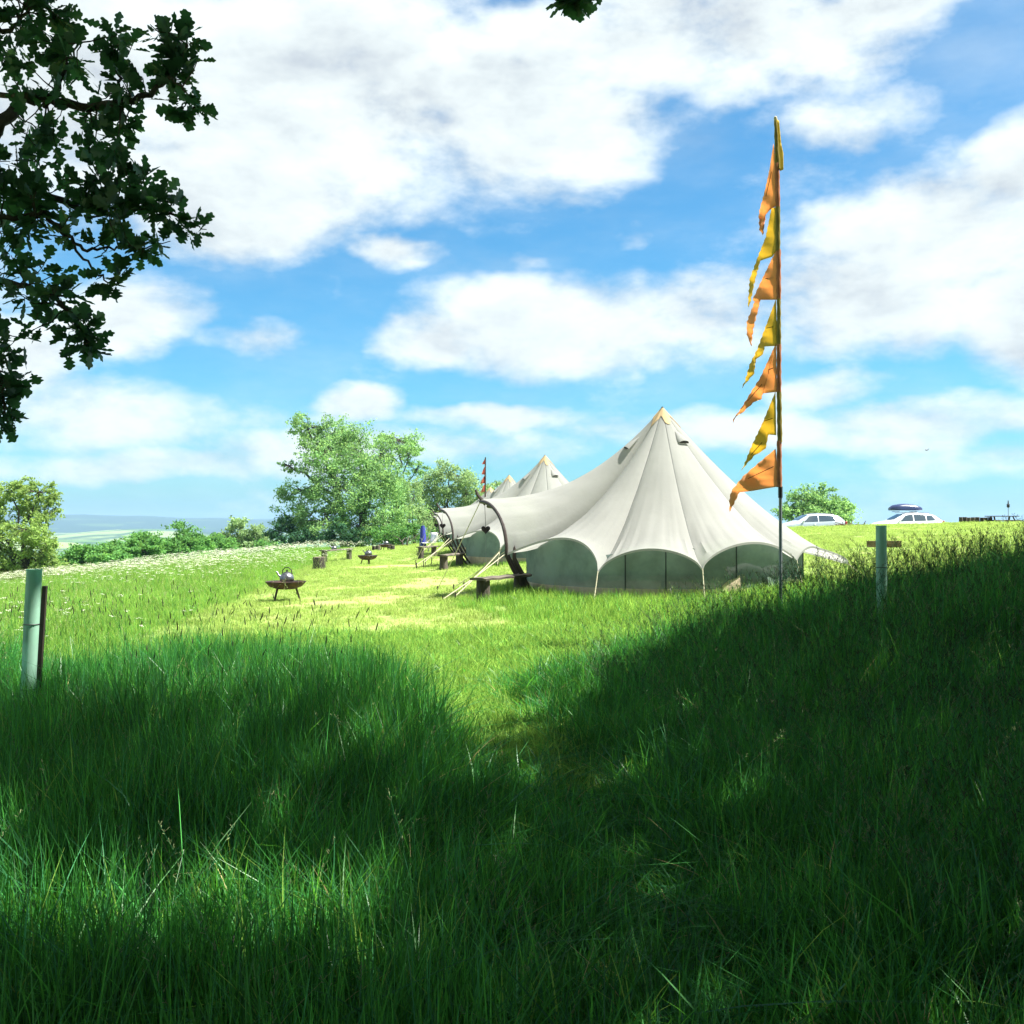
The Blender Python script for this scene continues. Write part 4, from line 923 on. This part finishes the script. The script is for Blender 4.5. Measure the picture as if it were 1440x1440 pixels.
# ------------------------------------------------------------------ tree guards
def guard(px, d, top_py, w, lean, label, stake=None):
    x_ = (px - 720) / F * d; z0 = h1(x_, d); ht = P(px, top_py, d).z - z0
    o = empty('tree_guard', (x_, d, z0), 0, label, 'tree guard', 'plastic tree guard tubes')
    q = MB(); n = 24; rows = []
    for z in np.linspace(-.05, ht, 14):
        rr_ = w / 2 * (1 + .02 * math.sin(z * 9)); rows.append([Vector((lean * z + rr_ * math.cos(6.283 * k_ / n), rr_ * .96 * math.sin(6.283 * k_ / n), z)) for k_ in range(n)])
    for r_, z in ((w / 2 * 1.05, ht + .012), (w / 2 * .93, ht + .012)): rows.append([Vector((lean * ht + r_ * math.cos(6.283 * k_ / n), r_ * math.sin(6.283 * k_ / n), z)) for k_ in range(n)])
    for z in np.linspace(ht, ht - .5, 4): rows.append([Vector((lean * z + w / 2 * .92 * math.cos(6.283 * k_ / n), w / 2 * .9 * math.sin(6.283 * k_ / n), z)) for k_ in range(n)])
    q.grid(rows, 0, True); q.build('tube', M['tube'], o)
    for z in (.35, .8): 
        if z < ht: MB().tube([Vector((lean * z + w * .52 * math.cos(6.283 * k_ / 16), w * .52 * math.sin(6.283 * k_ / 16), z)) for k_ in range(17)], .003, 4, 0, False).build('cable_tie', M['black'], o)
    MB().tube([(.0, 0, -.05), (lean * ht * .5, 0, ht * .55), (lean * ht * .6 + .004, .01, ht * .92)], [.008, .006, .003], 6).build('sapling', M['oldwood'], o)
    return o, ht
g1, ht = guard(38, 7.3, 803, .105, .045, 'pale green tree guard tube with a dark stake, at the left edge of the meadow')
sk = MB(); sk.box((.055 + .03 + .002, .015, .5), (.030, .028, 1.13), Matrix.Rotation(R(3.4), 3, 'Y')); sk.build('stake', M['dwood'], g1, False, .002)
g2, ht2 = guard(1240, 8.9, 741, .088, -.005, 'green tree guard tube rising from the dark grass on the right')
MB().box((.0, .06, .3), (.025, .025, .9)).build('stake', M['dwood'], g2, False, .002)
x_ = (1243 - 720) / F * 17; z_ = h1(x_, 17); zb = P(0, 765, 17).z - z_
sgn = empty('plank_sign', (x_, 17, z_), R(3), 'plain weathered plank on a post behind the right-hand tree guard', 'sign board')
MB().box((0, 0, zb), (.565, .03, .105)).build('board', M['plank'], sgn, False, .004)
MB().box((-.03, .035, zb / 2 - .05), (.06, .04, zb + .1)).build('post', M['plank'], sgn, False, .003)

# ------------------------------------------------------------------ benches, stumps, fire pits, kettles
def stump(root, c, r, h, name='stump'):
    q = MB(); n = 20; off = [1 + .07 * math.sin(k_ * 1.3) + .05 * random.uniform(-1, 1) for k_ in range(n)]
    rows = [[Vector(c) + Vector((r * s * off[k_] * math.cos(6.283 * k_ / n), r * s * off[k_] * math.sin(6.283 * k_ / n), z)) for k_ in range(n)] for s, z in ((1.12, -.08), (1.08, .04), (1, h * .5), (.98, h - .012), (.95, h))]
    q.grid(rows, 0, True); b0 = len(q.v); q.add(rows[-1] + [Vector(c) + Vector((0, 0, h + .003))], [(k_, (k_ + 1) % n, n) for k_ in range(n)], 1)
    return q.build(name, [M['bark'], M['cutwood']], root)
def log_bench(a_, b_, zt, label, group='split-log benches'):
    a_ = Vector(a_); b_ = Vector(b_); m_ = (a_ + b_) / 2; z0 = h1(m_.x, m_.y); L = (b_ - a_).length; rz = math.atan2(b_.y - a_.y, b_.x - a_.x)
    o = empty('log_bench', (m_.x, m_.y, z0), rz, label, 'bench', group); h = zt - z0
    q = MB(); rows = []
    for i in range(11):
        u_ = -L / 2 + L * i / 10; w = .15 * (1 + .08 * math.sin(i * 1.7)); rows.append([Vector((u_, y_ * w, z + .006 * math.sin(i * 2 + y_))) for y_, z in ((-1, h - .012), (-.55, h), (.55, h), (1, h - .012), (.95, h - .045), (-.95, h - .045))])
    q.grid(rows, 0, True); q.f.append(tuple(range(6))); q.f.append(tuple(range(60, 66))[::-1]); q.mi += [0, 0]
    q.build('seat', M['oldwood'], o)
    for s in (-1, 1): stump(o, (s * (L / 2 - .17), 0, 0), .105, h - .046, 'leg')
    return o
A = P(672, 814, 16.2); B = P(738, 809, 17.6)
log_bench((A.x, A.y, 0), (B.x, B.y, 0), .75, 'low plank bench on two log stumps under the porch of the nearest tent')
A = P(622, 788, 28.6); B = P(648, 780, 31.0); log_bench((A.x, A.y, 0), (B.x, B.y, 0), .72, 'log bench beside the porch of the second tent')
A = P(590, 775, 41); B = P(612, 772, 43); log_bench((A.x, A.y, 0), (B.x, B.y, 0), .66, 'small log bench beside the porch of the third tent')
A = P(454, 770, 40); B = P(493, 770, 43); lb_ = log_bench((A.x, A.y, 0), (B.x, B.y, 0), .55, 'long dark bench on the far side of the stump, a kettle on it')
xs = P(449, 0, 33).x; st = empty('tree_stump', (xs, 33, h1(xs, 33)), 0, 'single upright log stump between the white flowers and the middle fire pit', 'stump'); stump(st, (0, 0, 0), .19, .42)
def kettle(loc_, s, label, rz=0):
    o = empty('kettle', loc_, rz, label, 'kettle', 'steel kettles'); o.scale = (s, s, s)
    MB().lathe([(.001, 0), (.10, 0), (.115, .02), (.118, .06), (.10, .11), (.06, .145), (.001, .155)], (0, 0, 0), 24).build('body', M['steel'], o)
    MB().lathe([(.062, .143), (.05, .155), (.015, .165), (.012, .18), (.018, .192), (.001, .2)], (0, 0, 0), 16).build('lid', M['black'], o)
    MB().tube([(-.09, 0, .07), (-.14, 0, .11), (-.165, 0, .16), (-.185, 0, .165)], [.022, .016, .012, .012], 10).build('spout', M['steel'], o)
    MB().tube([(-.075, 0, .13), (-.07, 0, .19), (-.03, 0, .235), (.03, 0, .235), (.075, 0, .19), (.08, 0, .12)], .008, 8).build('handle', M['black'], o)
    return o
def fire_pit(px, d, r, rz, label, plate=False, lift=.0):
    x_ = (px - 720) / F * d; z0 = h1(x_, d); o = empty('fire_pit', (x_, d, z0), rz, label, 'fire pit', 'steel bowl fire pits')
    zr = .36 + lift
    MB().lathe([(r * 1.04, zr), (r * 1.0, zr + .004), (r * .97, zr - .01), (r * .8, zr - .085), (r * .45, zr - .135), (.01, zr - .15), (.01, zr - .158), (r * .46, zr - .145), (r * .83, zr - .095), (r * 1.04, zr - .006)], (0, 0, 0), 32).build('bowl', M['rust'], o)
    for a_ in (20, 140, 225):
        d_ = Vector((math.cos(R(a_)), math.sin(R(a_)), 0)); p_ = d_ * r * .55 + Vector((0, 0, zr - .125)); q_ = d_ * r * .82 + Vector((0, 0, -.05))
        MB().tube([p_, q_], [.022, .018], 6).build('leg', M['rust'], o)
    MB().lathe([(.001, zr - .10), (r * .5, zr - .09), (r * .6, zr - .11)], (0, 0, 0), 18).build('ash_bed', M['black'], o)
    if plate:
        g_ = MB(); 
        for k_ in range(-4, 5): g_.tube([(-r * .9, k_ * .05, zr + .012), (r * .9, k_ * .05, zr + .012)], .005, 5)
        g_.tube([(r * .92 * math.cos(6.283 * k_ / 20), r * .92 * math.sin(6.283 * k_ / 20), zr + .012) for k_ in range(21)], .007, 5, 0, False); g_.build('grill', M['black'], o)
    else:
        g_ = MB()
        for k_ in (-2, -1, 0, 1, 2): g_.tube([(-r * .75, k_ * .045, zr + .006), (r * .55, k_ * .045, zr + .006)], .005, 5)
        g_.build('grill', M['black'], o)
    return o, Vector((x_, d, z0 + zr + .015))
f1, p1 = fire_pit(402, 20, .37, R(10), 'nearest rusty bowl fire pit on splayed legs, left of the worn ground', lift=.02)
kettle(p1 + Vector((.03, -.03, -.02)), 1.15, 'silver kettle standing on the nearest fire pit')
f2, p2 = fire_pit(517, 37, .34, R(60), 'dark bowl fire pit between the stump and the second tent', True)
kettle(p2 + Vector((.03, 0, .0)), 1.1, 'silver kettle standing on the middle fire pit', R(20))
f3, p3 = fire_pit(542, 56, .36, R(30), 'furthest fire pit, close in front of the ash trees', True)
kettle(p3 + Vector((.05, 0, 0)), 1.1, 'kettle standing on the furthest fire pit')
kettle(Vector((P(470, 0, 41.2).x, 41.2, .55 + .0)), .95, 'small kettle standing on the long dark bench')
pr_ = empty('log_ring', (P(541, 0, 56).x, 54.9, h1(P(541, 0, 55).x, 54.9)), 0, 'short row of upright logs in front of the furthest fire pit', 'logs')
for k_, dx in enumerate((-.42, -.2, .38, .55)): stump(pr_, (dx, 0, 0), .11, .28 + .03 * (k_ % 2), 'log')

# blue cloth and folding chair by the far tents
xx = P(595, 0, 47).x; zz = h1(xx, 47)
ch = empty('camping_chair', (xx + .25, 47, zz), R(-50), 'pale folding camping chair beside the porch of the third tent', 'chair')
c_ = MB(); c_.grid([[Vector((x_, y_, .42 - .04 * math.cos(x_ * 5))) for y_ in (-.24, 0, .24)] for x_ in np.linspace(-.25, .25, 5)]); c_.build('seat', M['white'], ch, True, 0, .01)
c_ = MB(); c_.grid([[Vector((x_, .26 + z * .12, .44 + z)) for x_ in (-.25, 0, .25)] for z in (0, .2, .42)]); c_.build('backrest', M['white'], ch, True, 0, .012)
for (a_, b_) in (((-.26, -.24, 0), (-.26, .3, .86)), ((.26, -.24, 0), (.26, .3, .86)), ((-.26, .26, 0), (-.26, -.26, .62)), ((.26, .26, 0), (.26, -.26, .62))): MB().tube([a_, b_], .013, 6).build('leg', M['pole'], ch)
cl_ = MB(); rows = []
for i in range(9):
    z = .25 + i / 8 * .92; w = .15 * (1 - .5 * (i / 8) ** 2); rows.append([Vector((w * math.cos(a_) * (1 + .12 * math.sin(a_ * 5 + i * .4)), w * .8 * math.sin(a_), z)) for a_ in [6.283 * k_ / 18 for k_ in range(18)]])
bl = empty('folded_parasol', (P(594, 0, 47).x, 47.2, zz), 0, 'bright blue folded parasol beside the porch of the third tent', 'parasol')
cl_.grid(rows, 0, True).build('canopy', M['blue'], bl); MB().tube([(0, 0, -.1), (0, 0, 1.28)], .018, 8).build('pole', M['pole'], bl)

# ------------------------------------------------------------------ cars on the ridge
def make_car(name, px, d, paint, st, label, group='cars parked on the ridge', L=4.2, roofbox=False, top=1.47):
    x_ = (px - 720) / F * d; o = empty(name, (x_, d, h1(x_, d)), R(2), label, 'car', group)
    # stations along the length (front at -x): x, belt height, roof height (or bonnet), half width
    q = MB(); rows = []; W_ = .88
    for (u_, zb, zr, wr_) in st:
        x1 = u_ * L - L / 2; e = 1 - .22 * max(0, abs(u_ - .5) * 2 - .8) / .2
        hw = W_ * e; lo_ = .22 if .06 < u_ < .95 else .34
        half = [(hw * .90, lo_), (hw, .42), (hw * 1.01, .62), (hw * .985, zb - .05), (hw * .95, zb), (hw * wr_, zr - .05), (hw * wr_ * .86, zr - .008), (0, zr + .012)]
        rows.append([Vector((x1, -a_, b_)) for a_, b_ in half] + [Vector((x1, a_, b_)) for a_, b_ in half[::-1][1:]])
    q.grid(rows); n = len(rows[0]); q.f.append(tuple(range(n))[::-1]); q.f.append(tuple(range((len(rows) - 1) * n, len(rows) * n))); q.mi += [0, 0]
    q.build('body', paint, o)
    def stn(u_):
        for a_, b_ in zip(st[:-1], st[1:]):
            if a_[0] <= u_ <= b_[0]:
                f_ = (u_ - a_[0]) / (b_[0] - a_[0]); return [a_[i] + (b_[i] - a_[i]) * f_ for i in range(4)]
    def side_pt(u_, v_, s):
        _, zb, zr, wr_ = stn(u_); e = 1 - .22 * max(0, abs(u_ - .5) * 2 - .8) / .2; hw = W_ * e
        a_ = Vector((hw * .95, zb)); b_ = Vector((hw * wr_, zr - .05)); p_ = a_.lerp(b_, v_); return Vector((u_ * L - L / 2, s * (p_.x + .012), p_.y + .004))
    wins = SIDEW[name]
    for s in (-1, 1):
        for (u0, u1, sl0, sl1) in wins:
            g_ = MB(); g_.grid([[side_pt(u0 + (u1 - u0) * i / 8 + (sl0 * (1 - i / 8) + sl1 * i / 8) * v_, .06 + .82 * v_, s) for v_ in (0, .5, 1)] for i in range(9)]); g_.build('side_window', M['glass'], o)
        for ux, lab in ((.215, 0), (.80, 0)):
            w_ = empty_part('wheel', o, (ux * L - L / 2, s * (W_ - .09), .31))
            ty = MB(); ty.lathe([(.20, -.09), (.29, -.09), (.31, -.06), (.31, .06), (.29, .09), (.20, .09)], (0, 0, 0), 24); ty.v = [(v[0], v[2], v[1]) for v in ty.v]; ty.build('tyre', M['tyre'], w_)
            ri = MB(); ri.lathe([(.001, s * .085), (.06, s * .09), (.2, s * .07), (.21, s * .092)], (0, 0, 0), 20); ri.v = [(v[0], v[2], v[1]) for v in ri.v]; ri.build('rim', M['rim'], w_)
        m_ = side_pt(.335, .18, s) + Vector((0, s * .09, .02)); MB().box(m_, (.10, .16, .12)).build('mirror', paint, o, True, .03)
        MB().box((-L / 2 + .15, s * .62, .66), (.22, .28, .13), Matrix.Rotation(R(-12), 3, 'Y')).build('headlight', M['lamp_w'], o, True, .03)
        MB().box((L / 2 - .10, s * .70, .86), (.12, .2, .26)).build('tail_light', M['lamp_r'], o, True, .03)
        for u_ in (.50, .70): MB().box((u_ * L - L / 2, s * (W_ + .005), .80), (.14, .02, .03)).build('door_handle', paint, o, True, .006)
    # windscreen and rear window
    for (u0, u1, nm) in ((FW[name][0], FW[name][1], 'windscreen'), (FW[name][2], FW[name][3], 'rear_window')):
        g_ = MB(); rows = []
        for i in range(6):
            u_ = u0 + (u1 - u0) * i / 5; _, zb, zr, wr_ = stn(u_); hw = W_ * wr_ * .82; rows.append([Vector((u_ * L - L / 2, y_ * hw, zr + .018 + .006 * (1 - y_ * y_))) for y_ in (-1, -.5, 0, .5, 1)])
        g_.grid(rows).build(nm, M['glass'], o)
    for s in (-1, 1): MB().tube([(.40 * L - L / 2, s * .56, top + .02), (.60 * L - L / 2, s * .56, top + .05), (.80 * L - L / 2, s * .56, top - .01)], .014, 6).build('roof_rail', M['black'], o)
    return o
def empty_part(name, parent, loc_):
    e = bpy.data.objects.new(name, None); COL.objects.link(e); e.parent = parent; e.location = loc_; e.empty_display_size = .1; return e
ST1 = [(0, .62, .64, .8), (.03, .70, .74, .85), (.10, .78, .85, .86), (.20, .86, .95, .86), (.27, .90, 1.02, .84), (.34, .92, 1.20, .78), (.42, .93, 1.38, .74), (.50, .94, 1.45, .73), (.62, .96, 1.47, .73), (.76, .99, 1.44, .73), (.86, 1.02, 1.36, .74), (.92, 1.02, 1.22, .78), (.97, .98, 1.04, .84), (1, .72, .76, .84)]
SIDEW = {'hatchback_car': [(.335, .56, .10, 0), (.575, .82, 0, -.03)], 'estate_car': [(.335, .54, .10, 0), (.555, .72, 0, 0), (.735, .86, 0, -.04)], 'saloon_car': [(.335, .54, .10, 0), (.555, .74, 0, -.02)]}
FW = {'hatchback_car': (.285, .42, .87, .95), 'estate_car': (.285, .42, .90, .96), 'saloon_car': (.285, .42, .80, .9)}
make_car('hatchback_car', 1139, 65, M['cars'], ST1, 'silver-white hatchback on the ridge in front of the round tree')
ST2 = [(0, .62, .64, .8), (.03, .70, .74, .85), (.10, .80, .87, .86), (.20, .87, .96, .86), (.27, .90, 1.02, .84), (.34, .92, 1.20, .78), (.42, .93, 1.38, .74), (.50, .94, 1.46, .73), (.62, .95, 1.48, .73), (.76, .97, 1.44, .73), (.86, .99, 1.33, .74), (.93, 1.0, 1.14, .80), (.98, .94, 1.0, .86), (1, .72, .76, .84)]
car2 = make_car('estate_car', 1273, 65, M['carw'], ST2, 'white estate car on the ridge carrying a dark roof box', L=4.35)
cx = car2.location
rb = empty('roof_box', (cx.x - .05, cx.y, cx.z + 1.60), R(2), 'long dark roof box strapped on top of the white car', 'roof box')
q = MB(); rows = []
for i in range(13):
    f_ = i / 12; w = .40 * (1 - .55 * max(0, .25 - f_) / .25 - .25 * max(0, f_ - .9) / .1); zt = .08 + .30 * math.sin(math.pi * min(1, (f_ * .8 + .12))) ** .7 * (1 if f_ > .08 else .5); zt *= .85 if f_ > .93 else 1
    rows.append([Vector((-.95 + 1.95 * f_, w * math.cos(a_), (zt if math.sin(a_) > 0 else .04) * abs(math.sin(a_)) ** .6 * (1 if math.sin(a_) > 0 else -1) + .06)) for a_ in [6.283 * k_ / 16 for k_ in range(16)]])
q.grid(rows, 0, True); q.f.append(tuple(range(16))[::-1]); q.f.append(tuple(range(192, 208))); q.mi += [0, 0]; q.build('shell', M['carn'], rb)
for u_ in (-.55, .55): MB().box((u_, 0, -.05), (.05, 1.1, .03)).build('crossbar', M['black'], rb, False)
ST3 = [(0, .55, .58, .8), (.05, .64, .70, .85), (.2, .74, .80, .86), (.27, .78, .86, .84), (.40, .80, 1.20, .76), (.6, .82, 1.26, .74), (.75, .86, 1.2, .75), (.9, .86, .92, .84), (1, .62, .66, .84)]
x3 = (1262 - 720) / F * 71
c3 = make_car('saloon_car', 1252, 71, M['carn'], ST3, 'dark blue car mostly hidden behind the white car on the ridge', L=4.5, top=1.22)

# brushwood pile, log wall, picnic table, lantern
x_ = (1200 - 720) / F * 52; bp_ = empty('brushwood_pile', (x_, 52, h1(x_, 52)), 0, 'low brown pile of cut branches between the two cars', 'wood pile')
q = MB()
for k_ in range(90):
    a_ = Vector((random.uniform(-.75, .75), random.uniform(-.4, .4), random.uniform(0, .22))); d_ = Vector((random.gauss(0, 1), random.gauss(0, .6), random.gauss(0, .25))).normalized() * random.uniform(.2, .5)
    q.tube([a_ - d_, a_ + Vector((0, 0, .03)), a_ + d_], [.018, .022, .01], 5)
q.build('branches', M['log'], bp_)
x_ = (1371 - 720) / F * 46; lw = empty('log_wall', (x_, 46, h1(x_, 46)), 0, 'low row of cut logs stacked on the right skyline beside the picnic table', 'logs')
for k_ in range(8): stump(lw, (-.62 + k_ * .185, random.uniform(-.03, .03), 0), .09, .27 + random.uniform(-.02, .03), 'log')
x_ = (1409 - 720) / F * 46; pt = empty('picnic_table', (x_, 46, h1(x_, 46) - .13), R(4), 'grey wooden picnic table on the right skyline', 'picnic table')
for k_ in range(4): MB().box((0, -.24 + k_ * .16, .42), (1.25, .14, .035)).build('tabletop_board', M['oldwood'], pt, False, .004)
for s in (-1, 1):
    MB().box((0, s * .52, .24), (1.25, .2, .035)).build('bench_seat', M['oldwood'], pt, False, .004)
    for e in (-1, 1): MB().tube([(e * .42, s * .12, .42), (e * .5, s * .42, -.05)], .035, 4).build('leg', M['dwood'], pt, False)
    MB().box((s * .46, 0, .22), (.05, 1.2, .07)).build('crossbeam', M['dwood'], pt, False)
x_ = (1427 - 720) / F * 46; ln = empty('lantern_post', (x_, 46.6, h1(x_, 46.6)), 0, 'small dark lantern on a thin post behind the picnic table', 'lantern')
zt = P(0, 712, 46.6).z - ln.location.z
MB().tube([(0, 0, -.1), (0, 0, zt)], .014, 6).build('post', M['pole'], ln)
MB().lathe([(.001, .34), (.02, .3), (.03, .17), (.085, .14), (.06, .13), (.065, .03), (.03, 0), (.001, 0)], (0, 0, zt - .06), 10).build('lantern', M['black'], ln)
# bird
b_ = P(1303, 633, 90); bird = empty('flying_bird', b_, R(20), 'tiny dark bird flying in the sky on the right', 'bird')
q = MB(); q.tube([(-.16, 0, 0), (-.10, 0, .01), (0, 0, 0), (.10, 0, 0), (.2, 0, .01)], [.006, .03, .045, .03, .012], 8)
for s in (-1, 1): q.grid([[Vector((-.05 + .02 * i, s * .03 * i * 1.6, .012 * i * i * .4)), Vector((.06 + .012 * i, s * .03 * i * 1.6, .012 * i * i * .4))] for i in range(6)])
q.build('body', M['black'], bird)
